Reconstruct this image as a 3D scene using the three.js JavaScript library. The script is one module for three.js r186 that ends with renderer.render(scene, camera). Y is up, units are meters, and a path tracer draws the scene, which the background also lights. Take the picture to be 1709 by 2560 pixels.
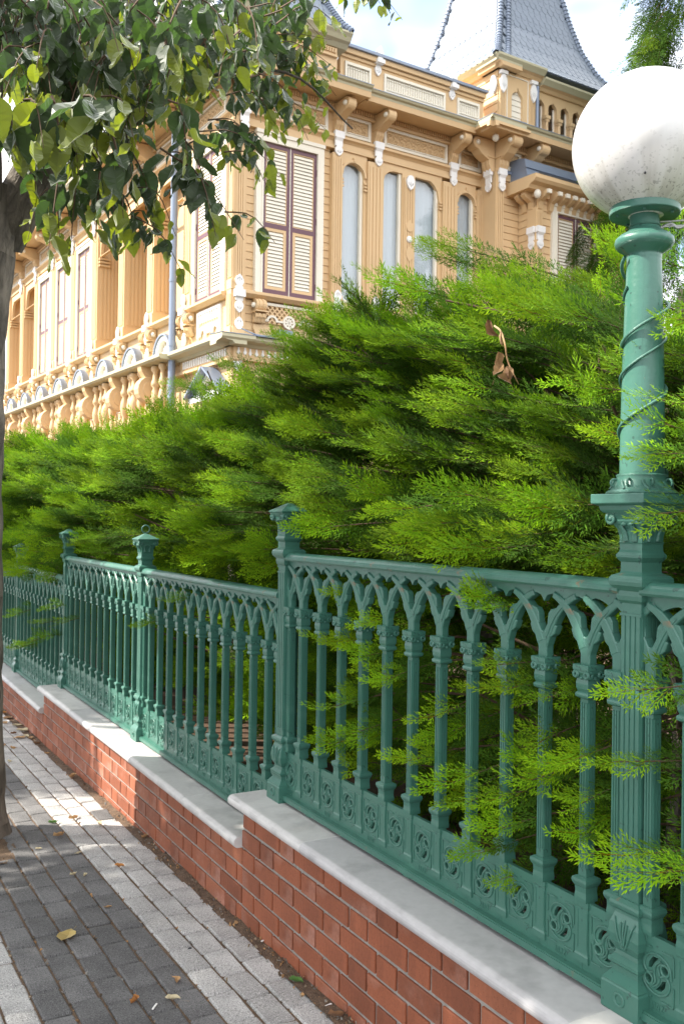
import * as THREE from 'three';
import { mergeGeometries } from 'three/addons/utils/BufferGeometryUtils.js';
import { FontLoader } from 'three/addons/loaders/FontLoader.js';
import { TextGeometry } from 'three/addons/geometries/TextGeometry.js';

// ------------------------------------------------------------------ camera, sky, sun, exposure
const scene = new THREE.Scene();
const EYE = 1.62, R = Math.PI / 180;
const YAW = 29.27 * R, PITCH = 0.587 * R, ROLL = 0.763 * R, FPX = 2344;   // street runs along -z, wall and fence on +x
const camera = new THREE.PerspectiveCamera(2 * Math.atan(1280 / FPX) / R, 1709 / 2560, 0.05, 900);
const vF = new THREE.Vector3(Math.sin(YAW) * Math.cos(PITCH), Math.sin(PITCH), -Math.cos(YAW) * Math.cos(PITCH));
const vR0 = new THREE.Vector3(Math.cos(YAW), 0, Math.sin(YAW));
const vU0 = new THREE.Vector3().crossVectors(vR0, vF);
const vR = vR0.clone().multiplyScalar(Math.cos(ROLL)).addScaledVector(vU0, Math.sin(ROLL));
const vU = vU0.clone().multiplyScalar(Math.cos(ROLL)).addScaledVector(vR0, -Math.sin(ROLL));
camera.position.set(0, EYE, 0);
camera.quaternion.setFromRotationMatrix(new THREE.Matrix4().makeBasis(vR, vU, vF.clone().negate()));
camera.focus = 2.7;
camera.userData.fStop = 13;
scene.add(camera);

const renderer = new THREE.WebGLRenderer({ antialias: true });
renderer.toneMapping = THREE.LinearToneMapping;
renderer.toneMappingExposure = 2.3;
renderer.shadowMap.enabled = true;

const SUN = new THREE.Vector3(-0.66, 0.70, -0.33).normalize();
const sun = new THREE.DirectionalLight(new THREE.Color(1, 0.94, 0.84), 4.9);
sun.position.copy(SUN).multiplyScalar(60).add(new THREE.Vector3(3, 0, -8));
sun.target.position.set(3, 0, -8);
sun.castShadow = true; sun.shadow.radius = 1.4; sun.shadow.mapSize.set(4096, 4096);
Object.assign(sun.shadow.camera, { left: -22, right: 22, top: 22, bottom: -22, near: 1, far: 140 });
scene.add(sun, sun.target);

// seeded random and tileable noise
function rng(seed) { let a = seed >>> 0; return () => { a = a + 0x6D2B79F5 | 0; let t = Math.imul(a ^ a >>> 15, 1 | a); t = t + Math.imul(t ^ t >>> 7, 61 | t) ^ t; return ((t ^ t >>> 14) >>> 0) / 4294967296; }; }
function hash(x, y, z = 0) { let h = Math.imul(x, 374761393) ^ Math.imul(y, 668265263) ^ Math.imul(z, 1274126177); h = Math.imul(h ^ h >>> 13, 1274126177); return ((h ^ h >>> 16) >>> 0) / 4294967296; }
const sm = t => t * t * (3 - 2 * t), lerp = (a, b, t) => a + (b - a) * t, clamp = (x, a = 0, b = 1) => Math.max(a, Math.min(b, x));
function vnoise(x, y, p, sd) { const i = Math.floor(x), j = Math.floor(y), u = sm(x - i), v = sm(y - j), w = (n) => ((n % p) + p) % p;
  const a = hash(w(i), w(j), sd), b = hash(w(i + 1), w(j), sd), c = hash(w(i), w(j + 1), sd), d = hash(w(i + 1), w(j + 1), sd);
  return lerp(lerp(a, b, u), lerp(c, d, u), v); }
function fbm(x, y, p, sd, o = 5) { let s = 0, a = 0.5, t = 0; for (let k = 0; k < o; k++) { s += a * vnoise(x, y, p, sd + k); t += a; a *= 0.5; x *= 2; y *= 2; p *= 2; } return s / t; }
function n3(x, y, z, sd = 0) { const i = Math.floor(x), j = Math.floor(y), k = Math.floor(z), u = sm(x - i), v = sm(y - j), w = sm(z - k); const H = (a, b, c) => hash(i + a, j + b, (k + c) * 31 + sd);
  return lerp(lerp(lerp(H(0,0,0), H(1,0,0), u), lerp(H(0,1,0), H(1,1,0), u), v), lerp(lerp(H(0,0,1), H(1,0,1), u), lerp(H(0,1,1), H(1,1,1), u), v), w); }
function fbm3(x, y, z, sd = 0, o = 5) { let s = 0, a = .5, t = 0; for (let k = 0; k < o; k++) { s += a * n3(x, y, z, sd + k * 7); t += a; a *= .5; x *= 2.03; y *= 2.03; z *= 2.03; } return s / t; }

// bright broken cloud over pale blue
{
  const W = 1024, H = 512, d = new Float32Array(W * H * 4);
  for (let j = 0; j < H; j++) for (let i = 0; i < W; i++) {
    const el = (j + 0.5) / H * Math.PI - Math.PI / 2, az = (i + 0.5) / W * 2 * Math.PI;
    const y = Math.sin(el), x = Math.cos(el) * Math.cos(az), z = Math.cos(el) * Math.sin(az), k = clamp(y, 0, 1);
    const px = x / (k + 0.32), pz = z / (k + 0.32);
    const n = fbm3(px * 1.7 + 3.1, pz * 1.7 + 9.4, 0.7, 3, 6);
    const c = sm(clamp((n - 0.29) / 0.15)), body = 0.86 + 0.4 * fbm3(px * 3.2, pz * 3.2, 4.2, 9, 4);
    const b = Math.pow(1 - k, 2.2), blue = [lerp(0.17, 0.50, b), lerp(0.31, 0.62, b), lerp(0.66, 0.80, b)];
    const o = (j * W + i) * 4, g = y < 0 ? 0.35 : 1;
    d[o] = lerp(blue[0], 1.16 * body, c) * g; d[o + 1] = lerp(blue[1], 1.17 * body, c) * g; d[o + 2] = lerp(blue[2], 1.2 * body, c) * g; d[o + 3] = 1;
  }
  const t = new THREE.DataTexture(d, W, H, THREE.RGBAFormat, THREE.FloatType);
  t.mapping = THREE.EquirectangularReflectionMapping; t.magFilter = t.minFilter = THREE.LinearFilter; t.wrapS = THREE.RepeatWrapping; t.needsUpdate = true;
  scene.background = t; scene.environment = t;
}

// ------------------------------------------------------------------ helpers
const V3 = (x, y, z) => new THREE.Vector3(x, y, z);
const names = {};
function numbered(n) { const k = names[n] = (names[n] ?? -1) + 1; return k ? n + '_' + String(k).padStart(3, '0') : n; }
function tag(o, label, category, group, kind) { Object.assign(o.userData, { label, category }); if (group) o.userData.group = group; if (kind) o.userData.kind = kind; return o; }
function thing(name, label, category, pos = [0, 0, 0], group) { const g = new THREE.Group(); g.name = numbered(name); g.position.set(...pos); scene.add(g); return tag(g, label, category, group); }
function plain(g) { g = g.index ? g.toNonIndexed() : g; if (!g.attributes.normal) g.computeVertexNormals(); if (!g.attributes.uv) g.setAttribute('uv', new THREE.BufferAttribute(new Float32Array(g.attributes.position.count * 2), 2)); for (const k of Object.keys(g.attributes)) if (!['position', 'normal', 'uv'].includes(k)) g.deleteAttribute(k); g.morphAttributes = {}; return g; }
function join(list) { return mergeGeometries(list.map(plain), false); }
function boxUV(g, du = 0, dv = 0) { const p = g.attributes.position, n = g.attributes.normal, u = new Float32Array(p.count * 2);
  for (let i = 0; i < p.count; i++) { const ax = Math.abs(n.getX(i)), ay = Math.abs(n.getY(i)), az = Math.abs(n.getZ(i)), x = p.getX(i), y = p.getY(i), z = p.getZ(i);
    let a, b; if (ay >= ax && ay >= az) { a = x; b = z; } else if (ax >= az) { a = z; b = y; } else { a = x; b = y; } u[2 * i] = a + du; u[2 * i + 1] = b + dv; }
  g.setAttribute('uv', new THREE.BufferAttribute(u, 2)); return g; }
function part(name, geo, mat, parent, pos) { const m = new THREE.Mesh(geo, mat); m.name = name; m.castShadow = m.receiveShadow = true; parent.add(m); if (pos) m.position.set(...pos); return m; }
function merged(name, list, mat, parent, uv = true) { const g = join(list); if (uv) boxUV(g); return part(name, g, mat, parent); }
function structure(name, geo, mat) { const m = part(name, geo, mat, scene); m.userData.kind = 'structure'; return m; }
const bb = (x0, x1, y0, y1, z0, z1) => new THREE.BoxGeometry(Math.abs(x1 - x0), Math.abs(y1 - y0), Math.abs(z1 - z0)).translate((x0 + x1) / 2, (y0 + y1) / 2, (z0 + z1) / 2);
// box with chamfered edges, 44 triangles
function cbox(w, h, d, c, jit = 0, rnd = null) {
  const X = w / 2, Y = h / 2, Z = d / 2, P = [], q = (a, b, e, f) => { P.push(a, b, e, a, e, f); }, J = {};
  const v = (sx, sy, sz, ax) => { const k = sx + ',' + sy + ',' + sz; J[k] ??= rnd ? [(rnd() - .5) * jit, (rnd() - .5) * jit, (rnd() - .5) * jit] : [0, 0, 0]; const j = J[k];
    return [sx * (X - (ax === 0 ? 0 : c)) + j[0], sy * (Y - (ax === 1 ? 0 : c)) + j[1], sz * (Z - (ax === 2 ? 0 : c)) + j[2]]; };
  for (const s of [-1, 1]) {
    q(v(s, -1, -1, 0), v(s, 1, -1, 0), v(s, 1, 1, 0), v(s, -1, 1, 0)); q(v(-1, s, -1, 1), v(1, s, -1, 1), v(1, s, 1, 1), v(-1, s, 1, 1)); q(v(-1, -1, s, 2), v(1, -1, s, 2), v(1, 1, s, 2), v(-1, 1, s, 2));
    for (const t of [-1, 1]) { q(v(s, t, -1, 0), v(s, t, 1, 0), v(s, t, 1, 1), v(s, t, -1, 1)); q(v(s, -1, t, 0), v(s, 1, t, 0), v(s, 1, t, 2), v(s, -1, t, 2)); q(v(-1, s, t, 1), v(1, s, t, 1), v(1, s, t, 2), v(-1, s, t, 2));
      for (const r of [-1, 1]) P.push(v(s, t, r, 0), v(s, t, r, 1), v(s, t, r, 2)); }
  }
  return outward(P);
}
// triangle soup -> geometry with faces turned away from the centre
function outward(P, cen = [0, 0, 0]) {
  const a = new Float32Array(P.length * 3);
  for (let i = 0; i < P.length; i += 3) { let [A, B, C] = [P[i], P[i + 1], P[i + 2]];
    const n = [(B[1] - A[1]) * (C[2] - A[2]) - (B[2] - A[2]) * (C[1] - A[1]), (B[2] - A[2]) * (C[0] - A[0]) - (B[0] - A[0]) * (C[2] - A[2]), (B[0] - A[0]) * (C[1] - A[1]) - (B[1] - A[1]) * (C[0] - A[0])];
    const m = [0, 1, 2].map(k => (A[k] + B[k] + C[k]) / 3 - cen[k]); if (n[0] * m[0] + n[1] * m[1] + n[2] * m[2] < 0) [B, C] = [C, B];
    [A, B, C].forEach((p, k) => a.set(p, (i + k) * 3)); }
  const g = new THREE.BufferGeometry(); g.setAttribute('position', new THREE.BufferAttribute(a, 3)); g.computeVertexNormals(); g.setAttribute('uv', new THREE.BufferAttribute(new Float32Array(P.length * 2), 2)); return g; }
// square "lathe": rings [halfX, y, halfZ?]
function sq(rings) { const P = []; const c = r => { const x = r[0], z = r[2] ?? r[0], y = r[1]; return [[-x, y, -z], [x, y, -z], [x, y, z], [-x, y, z]]; };
  for (let i = 0; i + 1 < rings.length; i++) { const a = c(rings[i]), b = c(rings[i + 1]); for (let k = 0; k < 4; k++) { const l = (k + 1) % 4; P.push(a[k], b[l], a[l], a[k], b[k], b[l]); } }
  const a = c(rings[0]), b = c(rings[rings.length - 1]); P.push(a[0], a[1], a[2], a[0], a[2], a[3], b[0], b[2], b[1], b[0], b[3], b[2]);
  const f = new Float32Array(P.length * 3); P.forEach((p, i) => f.set(p, i * 3)); const g = new THREE.BufferGeometry(); g.setAttribute('position', new THREE.BufferAttribute(f, 3)); g.computeVertexNormals(); g.setAttribute('uv', new THREE.BufferAttribute(new Float32Array(P.length * 2), 2)); return g; }
const lathe = (pts, n = 32) => new THREE.LatheGeometry(pts.map(p => new THREE.Vector2(p[0], p[1])), n);
const tube = (pts, r, n = 12, rs = 6, closed = false) => new THREE.TubeGeometry(new THREE.CatmullRomCurve3(pts.map(p => p.isVector3 ? p : V3(...p)), closed), n, r, rs, closed);
function taper(pts, r0, r1, n = 12, rs = 7, wob = 0, sd = 1) { const c = new THREE.CatmullRomCurve3(pts.map(p => p.isVector3 ? p : V3(...p))), g = new THREE.TubeGeometry(c, n, 1, rs, false), p = g.attributes.position;
  for (let i = 0; i <= n; i++) { const o = c.getPointAt(i / n), r = lerp(r0, r1, i / n); for (let k = 0; k <= rs; k++) { const q = i * (rs + 1) + k, w = 1 + wob * (n3(o.x * 9 + Math.cos(k / rs * 6.283) * 2, o.y * 9, o.z * 9 + Math.sin(k / rs * 6.283) * 2, sd) - .5) * 2; p.setXYZ(q, o.x + (p.getX(q) - o.x) * r * w, o.y + (p.getY(q) - o.y) * r * w, o.z + (p.getZ(q) - o.z) * r * w); } }
  g.computeVertexNormals(); return g; }
function ribbon(pts, w, depth, bev = 0) { const c = new THREE.SplineCurve(pts.map(p => new THREE.Vector2(p[0], p[1]))), n = pts.length * 4, a = [], b = [];
  for (let i = 0; i <= n; i++) { const t = i / n, p = c.getPoint(t), g = c.getTangent(t), h = (typeof w === 'function' ? w(t) : w) / 2; a.push(new THREE.Vector2(p.x - g.y * h, p.y + g.x * h)); b.unshift(new THREE.Vector2(p.x + g.y * h, p.y - g.x * h)); }
  return extr(a.concat(b), depth, bev); }
function extr(pts, depth, bev = 0, holes = []) { const s = new THREE.Shape(pts.map(p => p.isVector2 ? p : new THREE.Vector2(...p))); for (const h of holes) s.holes.push(new THREE.Path(h.map(p => p.isVector2 ? p : new THREE.Vector2(...p))));
  return new THREE.ExtrudeGeometry(s, { depth, bevelEnabled: bev > 0, bevelSize: bev, bevelThickness: bev, bevelSegments: 1, bevelOffset: -bev, curveSegments: 8, steps: 1 }); }
const circ = (x, y, r, n = 14, a0 = 0, a1 = 2 * Math.PI) => Array.from({ length: n }, (_, i) => { const t = a0 + (a1 - a0) * i / (a1 - a0 > 6.28 ? n : n - 1); return [x + r * Math.cos(t), y + r * Math.sin(t)]; });
const spiral = (cx, cy, r0, r1, turns, a0, n = 18) => Array.from({ length: n }, (_, i) => { const t = i / (n - 1), a = a0 + t * turns * 2 * Math.PI, r = lerp(r0, r1, t); return [cx + r * Math.cos(a), cy + r * Math.sin(a)]; });
// from a place in view to a place in the street: ray through (u, v) of the 1709 x 2560 picture, met with a plane or a distance
function rayOf(u, v) { return vF.clone().addScaledVector(vR, (u - 854.5) / FPX).addScaledVector(vU, (1280 - v) / FPX); }
const onX = (u, v, X) => { const d = rayOf(u, v); return d.multiplyScalar(X / d.x).add(V3(0, EYE, 0)); };
const atD = (u, v, dep) => rayOf(u, v).multiplyScalar(dep).add(V3(0, EYE, 0));
function viewOf(p) { const q = p.clone().sub(camera.position), c = q.dot(vF); return [854.5 + FPX * q.dot(vR) / c, 1280 - FPX * q.dot(vU) / c, c]; }
const groundY = s => 0.062 - 0.0235 * s;                              // the street falls away from the camera

// ------------------------------------------------------------------ materials
function tex(n, fn, size, srgb = true) { const d = new Uint8Array(n * n * 4); for (let j = 0; j < n; j++) for (let i = 0; i < n; i++) { const c = fn(i / n, j / n), o = (j * n + i) * 4; d[o] = clamp(c[0]) * 255; d[o + 1] = clamp(c[1]) * 255; d[o + 2] = clamp(c[2]) * 255; d[o + 3] = 255; }
  const t = new THREE.DataTexture(d, n, n); t.wrapS = t.wrapT = THREE.RepeatWrapping; t.magFilter = THREE.LinearFilter; t.minFilter = THREE.LinearMipmapLinearFilter; t.generateMipmaps = true; if (srgb) t.colorSpace = THREE.SRGBColorSpace; t.repeat.set(1 / size, 1 / size); t.needsUpdate = true; return t; }
const grey = f => (u, v) => { const x = f(u, v); return [x, x, x]; };
const lin = (r, g, b) => new THREE.Color().setRGB(r, g, b);
const std = (o) => new THREE.MeshStandardMaterial(o);
const toS = c => c <= 0.0031308 ? 12.92 * c : 1.055 * Math.pow(c, 1 / 2.4) - 0.055;
const T = {};
T.ironBump = tex(512, grey((u, v) => 0.55 * fbm(u * 40, v * 40, 40, 3, 3) + 0.45 * fbm(u * 10, v * 10, 10, 8, 3)), 0.35, false);
T.iron = tex(512, (u, v) => { const a = fbm(u * 6, v * 6, 6, 21, 5), s = fbm(u * 30, v * 30, 30, 22, 3), k = 0.88 + 0.2 * a, chip = s > 0.80 ? 0.55 : 1, wear = fbm(u * 3, v * 3, 3, 27, 6), rust = sm(clamp((wear - .69) * 9)) * sm(clamp((s - .42) * 5)), film = .06 * sm(clamp((fbm(u * 4, v * 4, 4, 28, 5) - .5) * 3)); if (rust > .25) return [toS(lerp(.058, .19, rust)), toS(lerp(.17, .10, rust)), toS(lerp(.13, .045, rust))]; return [toS(0.050 * k * chip + film * .35), toS(0.158 * k * chip + film * .42), toS(0.118 * k * chip + film * .4)]; }, 0.5);
T.brick = tex(512, (u, v) => { const a = fbm(u * 5, v * 5, 5, 31, 5), s = fbm(u * 70, v * 70, 70, 33, 2), p = hash(Math.floor(u * 256), Math.floor(v * 256), 5), st = fbm(u * 60, v * 3, 60, 34, 3); let k = 0.72 + 0.45 * a + 0.16 * (s - .5) + 0.16 * (st - .5); if (p > 0.985) k *= 0.5; if (p < 0.006) k *= 1.5; const salt = 0.06 * sm(clamp((fbm(u * 3 + 7, v * 3, 3, 37, 5) - .56) * 5)) * (.5 + s); return [toS(0.285 * k + salt), toS(0.083 * k + salt * .8), toS(0.035 * k + salt * .7)]; }, 0.5);
T.brickBump = tex(512, grey((u, v) => 0.6 * fbm(u * 60, v * 60, 60, 35, 3) + 0.4 * fbm(u * 12, v * 12, 12, 36, 2)), 0.5, false);
T.mortar = tex(256, (u, v) => { const k = 0.7 + 0.5 * fbm(u * 30, v * 30, 30, 41, 4); return [toS(0.31 * k), toS(0.29 * k), toS(0.26 * k)]; }, 0.4);
T.marble = tex(1024, (u, v) => { const w = fbm(u * 3, v * 3, 3, 51, 5), q = fbm((u + w * 0.5) * 2, (v * 5 + w * 1.4), 2560, 53, 5); const vein = Math.pow(1 - Math.abs(fbm(u * 4 + w * 1.3, v * 4, 4, 55, 4) - .5) * 2, 9), dirt = sm(clamp((fbm(u * 9, v * 9, 9, 57, 5) - .52) * 4)), fine = fbm(u * 90, v * 90, 90, 58, 2);
  let k = 0.44 + 0.18 * w + 0.06 * (fine - .5) - 0.09 * vein * w - 0.12 * dirt; return [toS(k * 0.965), toS(k * 0.94), toS(k * 0.905)]; }, 1.3);
const speck = (lo, hi, sd) => tex(512, (u, v) => { const c = Math.floor(u * 170), r = Math.floor(v * 170), h = hash(c, r, sd), h2 = hash(Math.floor(u * 340), Math.floor(v * 340), sd + 1), m = fbm(u * 5, v * 5, 5, sd + 2, 5); let k = lerp(lo, hi, 0.35 * h + 0.25 * h2 + 0.55 * m - .08); if (h > .93) k = lerp(k, hi * 1.25, .5); if (h < .07) k = lerp(k, lo * .55, .6); return [toS(k), toS(k * 0.975), toS(k * 0.94)]; }, 0.5);
T.paverL = speck(0.17, 0.60, 61); T.paverD = speck(0.042, 0.185, 71);
T.paverBump = tex(512, grey((u, v) => 0.6 * hash(Math.floor(u * 170), Math.floor(v * 170), 77) + 0.4 * fbm(u * 40, v * 40, 40, 78, 3)), 0.5, false);
T.bed = tex(512, (u, v) => { const a = fbm(u * 24, v * 24, 24, 81, 4), h = hash(Math.floor(u * 200), Math.floor(v * 200), 82); const k = 0.5 + 0.7 * a + (h > .9 ? .5 : 0) - (h < .12 ? .3 : 0); return [toS(0.15 * k), toS(0.098 * k), toS(0.062 * k)]; }, 0.5);
T.bark = tex(512, (u, v) => { const w = fbm(u * 6, v * 6, 6, 91, 4), a = fbm(u * 26 + w * 3, v * 7, 26, 92, 4), b = fbm(u * 4, v * 3, 4, 93, 4), k = 0.25 + 1.15 * a * b * 2; return [toS(0.135 * k), toS(0.115 * k), toS(0.092 * k)]; }, 0.6);
T.barkBump = tex(512, grey((u, v) => { const w = fbm(u * 6, v * 6, 6, 91, 4); return 0.7 * fbm(u * 26 + w * 3, v * 7, 26, 92, 4) + 0.3 * fbm(u * 50, v * 50, 50, 94, 2); }), 0.6, false);
const paint = (r, g, b, sd) => tex(256, (u, v) => { const k = 0.93 + 0.12 * fbm(u * 4, v * 4, 4, sd, 5) + 0.03 * (fbm(u * 60, v * 6, 60, sd + 5, 2) - .5); return [toS(r * k), toS(g * k), toS(b * k)]; }, 1.6);
T.globe = tex(1024, (u, v) => {   // opal glass with grime: v runs from the foot to the crown of the globe
  const run = fbm(u * 46, v * 2.2, 46, 101, 4), pat = fbm(u * 9, v * 5, 9, 103, 5), sp = fbm(u * 150, v * 110, 150, 105, 2), low = clamp((0.50 - v) / 0.34);
  let g = sm(clamp((0.62 * run + 0.6 * pat - 0.50) * 3)) * low; const wash = Math.abs(((u - 0.33 + 1) % 1) - .02) < 0.018 + .006 * pat ? 0.15 : 1; g *= wash; const dot = sp > 0.72 && low > .15 ? .25 * low * wash : 0; const k = 0.64 - 0.22 * g - dot;
  return [toS(k), toS(k * (0.985 - 0.03 * g)), toS(k * (0.965 - 0.085 * g))]; }, 1);
const M = {
  iron: std({ map: T.iron, bumpMap: T.ironBump, bumpScale: 0.0009, roughness: 0.36, metalness: 0 }),
  mortar: std({ map: T.mortar, roughness: 0.95 }),
  bed: std({ map: T.bed, roughness: 1 }),
  soil: std({ map: T.bed, roughness: 1, bumpMap: T.paverBump, bumpScale: 0.006 }),
  bark: std({ map: T.bark, bumpMap: T.barkBump, bumpScale: 0.012, roughness: 0.95 }),
  twig: std({ color: lin(0.09, 0.055, 0.032), roughness: 0.9 }),
  globe: new THREE.MeshPhysicalMaterial({ map: T.globe, roughness: 0.32, clearcoat: 0.5, clearcoatRoughness: 0.15 }),
  ochre: std({ map: paint(0.63, 0.44, 0.235, 111), roughness: 0.62 }),
  cream: std({ map: paint(0.74, 0.69, 0.57, 121), roughness: 0.6 }),
  white: std({ map: paint(0.80, 0.79, 0.76, 125), roughness: 0.6 }),
  gutter: std({ map: paint(0.47, 0.44, 0.29, 128), roughness: 0.6 }),
  purple: std({ color: lin(0.13, 0.058, 0.075), roughness: 0.5 }),
  slate: std({ map: paint(0.18, 0.215, 0.26, 131), roughness: 0.42, metalness: 0.15 }),
  zinc: std({ color: lin(0.20, 0.24, 0.31), roughness: 0.38, metalness: 0.25 }),
  blind: std({ color: lin(0.40, 0.47, 0.51), roughness: 0.85 }),
  pane: new THREE.MeshPhysicalMaterial({ color: 0xffffff, transmission: 1, thickness: 0, roughness: 0.03, ior: 1.5 }),
  dark: std({ color: lin(0.03, 0.03, 0.035), roughness: 0.8 }),
  asphalt: std({ color: lin(0.055, 0.055, 0.057), roughness: 0.95 }),
  garden: std({ map: T.bed, color: lin(0.55, 0.46, 0.37), roughness: 1 }),
  wire: std({ color: lin(0.42, 0.43, 0.42), roughness: 0.5, metalness: 0.5 }),
};
M.bricks = [1, 0.88, 0.76, 1.1].map((k, i) => std({ map: T.brick, color: lin(k, k * (i === 3 ? 1.12 : 1), k * (i === 3 ? 1.25 : 1)), bumpMap: T.brickBump, bumpScale: 0.0012, roughness: 0.7 }));
M.marbles = [1, 0.92, 1.05].map((k, i) => std({ map: T.marble, color: lin(k, k, k * (i === 1 ? 1.03 : 1)), roughness: 0.5 }));
M.pavL = [1, 0.9, 1.1].map(k => std({ map: T.paverL, color: lin(k, k, k), bumpMap: T.paverBump, bumpScale: 0.0018, roughness: 0.9 }));
M.pavD = [1, 0.85, 1.18].map(k => std({ map: T.paverD, color: lin(k, k, k * 1.03), bumpMap: T.paverBump, bumpScale: 0.0018, roughness: 0.9 }));

// ------------------------------------------------------------------ ground, paving, kerb, garden
function sheet(x0, x1, s0, s1, y, sloped = true, nx = 1, ns = 1) { const g = new THREE.PlaneGeometry(x1 - x0, s1 - s0, nx, ns).rotateX(-Math.PI / 2).translate((x0 + x1) / 2, 0, -(s0 + s1) / 2), p = g.attributes.position; for (let i = 0; i < p.count; i++) p.setY(i, y + (sloped ? groundY(-p.getZ(i)) : 0)); g.computeVertexNormals(); return boxUV(plain(g)); }
structure('ground', sheet(-300, 300, -200, 400, -0.35), M.asphalt);
structure('road', sheet(-9.5, -1.75, -30, 60, -0.135), M.asphalt);
structure('pavement_bed', sheet(-1.6, 1.56, -6, 30, -0.0085), M.bed);
{ const k = []; for (let s = -6; s < 30; s += 1) { const g = cbox(0.15, 0.22, 0.992, 0.012); g.translate(-1.675, groundY(s + .5) - 0.112, -(s + .5)); k.push(g); } const m = merged('kerb', k, M.pavL[1], scene); m.userData.kind = 'structure'; }
structure('garden_ground', sheet(1.86, 60, -20, 60, 0.30, false), M.garden);
// paving: rows along the street, dark band between light ones, a square pit left for the tree
const PIT = [0.50, 0.892, 4.755, 5.80];
const PITCHX = 0.1045, XD = 1.190;
{
  const rnd = rng(11), gs = Array.from({ length: 6 }, (_, i) => { const g = cbox(0.0965, 0.06, 0.1925, 0.0062, 0.0045, rnd); return boxUV(g, i * 0.37, i * 0.61); });
  const half = Array.from({ length: 2 }, (_, i) => boxUV(cbox(0.0975, 0.06, 0.0955, 0.0045, 0.003, rnd), i * 0.3, i * 0.5));
  const paving = thing('pavement', 'paving of small grey blocks with a dark band beside the brick wall', 'pavement'); paving.userData.kind = 'structure'; delete paving.userData.category;
  const list = [];
  for (let r = -27; r < 3; r++) {
    const x = XD + (r + 0.5) * PITCHX, dark = r < 0 && r >= -5, off = (((r % 2) + 2) % 2) * 0.1 + 0.05 * hash(r + 50, 3);
    for (let i = -14; i < 75; i++) {
      let s = i * 0.2 + off + 0.1; const isPit = x > PIT[0] - .04 && x < PIT[1] + .03 && s > PIT[2] - 0.02 && s < PIT[3] + 0.02; if (isPit) continue;
      const y = groundY(s), p = V3(x + (rnd() - .5) * 0.003, y - 0.03 + (rnd() - .5) * 0.004, -s), v = viewOf(V3(x, y, -s));
      const seen = v[2] > 0.3 && v[0] > -40 && v[0] < 1200 && v[1] < 2640 && v[1] > 1650;
      list.push({ p, dark, s, r, seen: seen ? 1 / v[2] : 0, k: Math.floor(rnd() * 6), m: Math.floor(rnd() * 3), rx: (rnd() - .5) * 0.02, rz: (rnd() - .5) * 0.024 });
    }
  }
  list.sort((a, b) => b.seen - a.seen);
  const rest = { L: [], D: [] };
  list.forEach((b, n) => {
    const odd = b.r === 2 && Math.abs(b.s - 5.36) < 0.1;   // one dark block strayed into the light edge row
    const m = (b.dark || odd ? M.pavD : M.pavL)[b.m];
    if (n < 300 && b.seen) { const o = part('paving_block', gs[b.k], m, paving, [b.p.x, b.p.y, b.p.z]); o.rotation.set(-0.0235 + b.rx, 0, b.rz); }
    else { const g = gs[b.k].clone(); g.rotateX(-0.0235 + b.rx); g.rotateZ(b.rz); g.translate(b.p.x, b.p.y, b.p.z); rest[b.dark ? 'D' : 'L'].push(g); }
  });
  for (const k of ['L', 'D']) { const o = part('paving_blocks_beyond', join(rest[k]), k === 'L' ? M.pavL[0] : M.pavD[0], paving); o.userData.kind = 'stuff'; }
}
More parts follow.
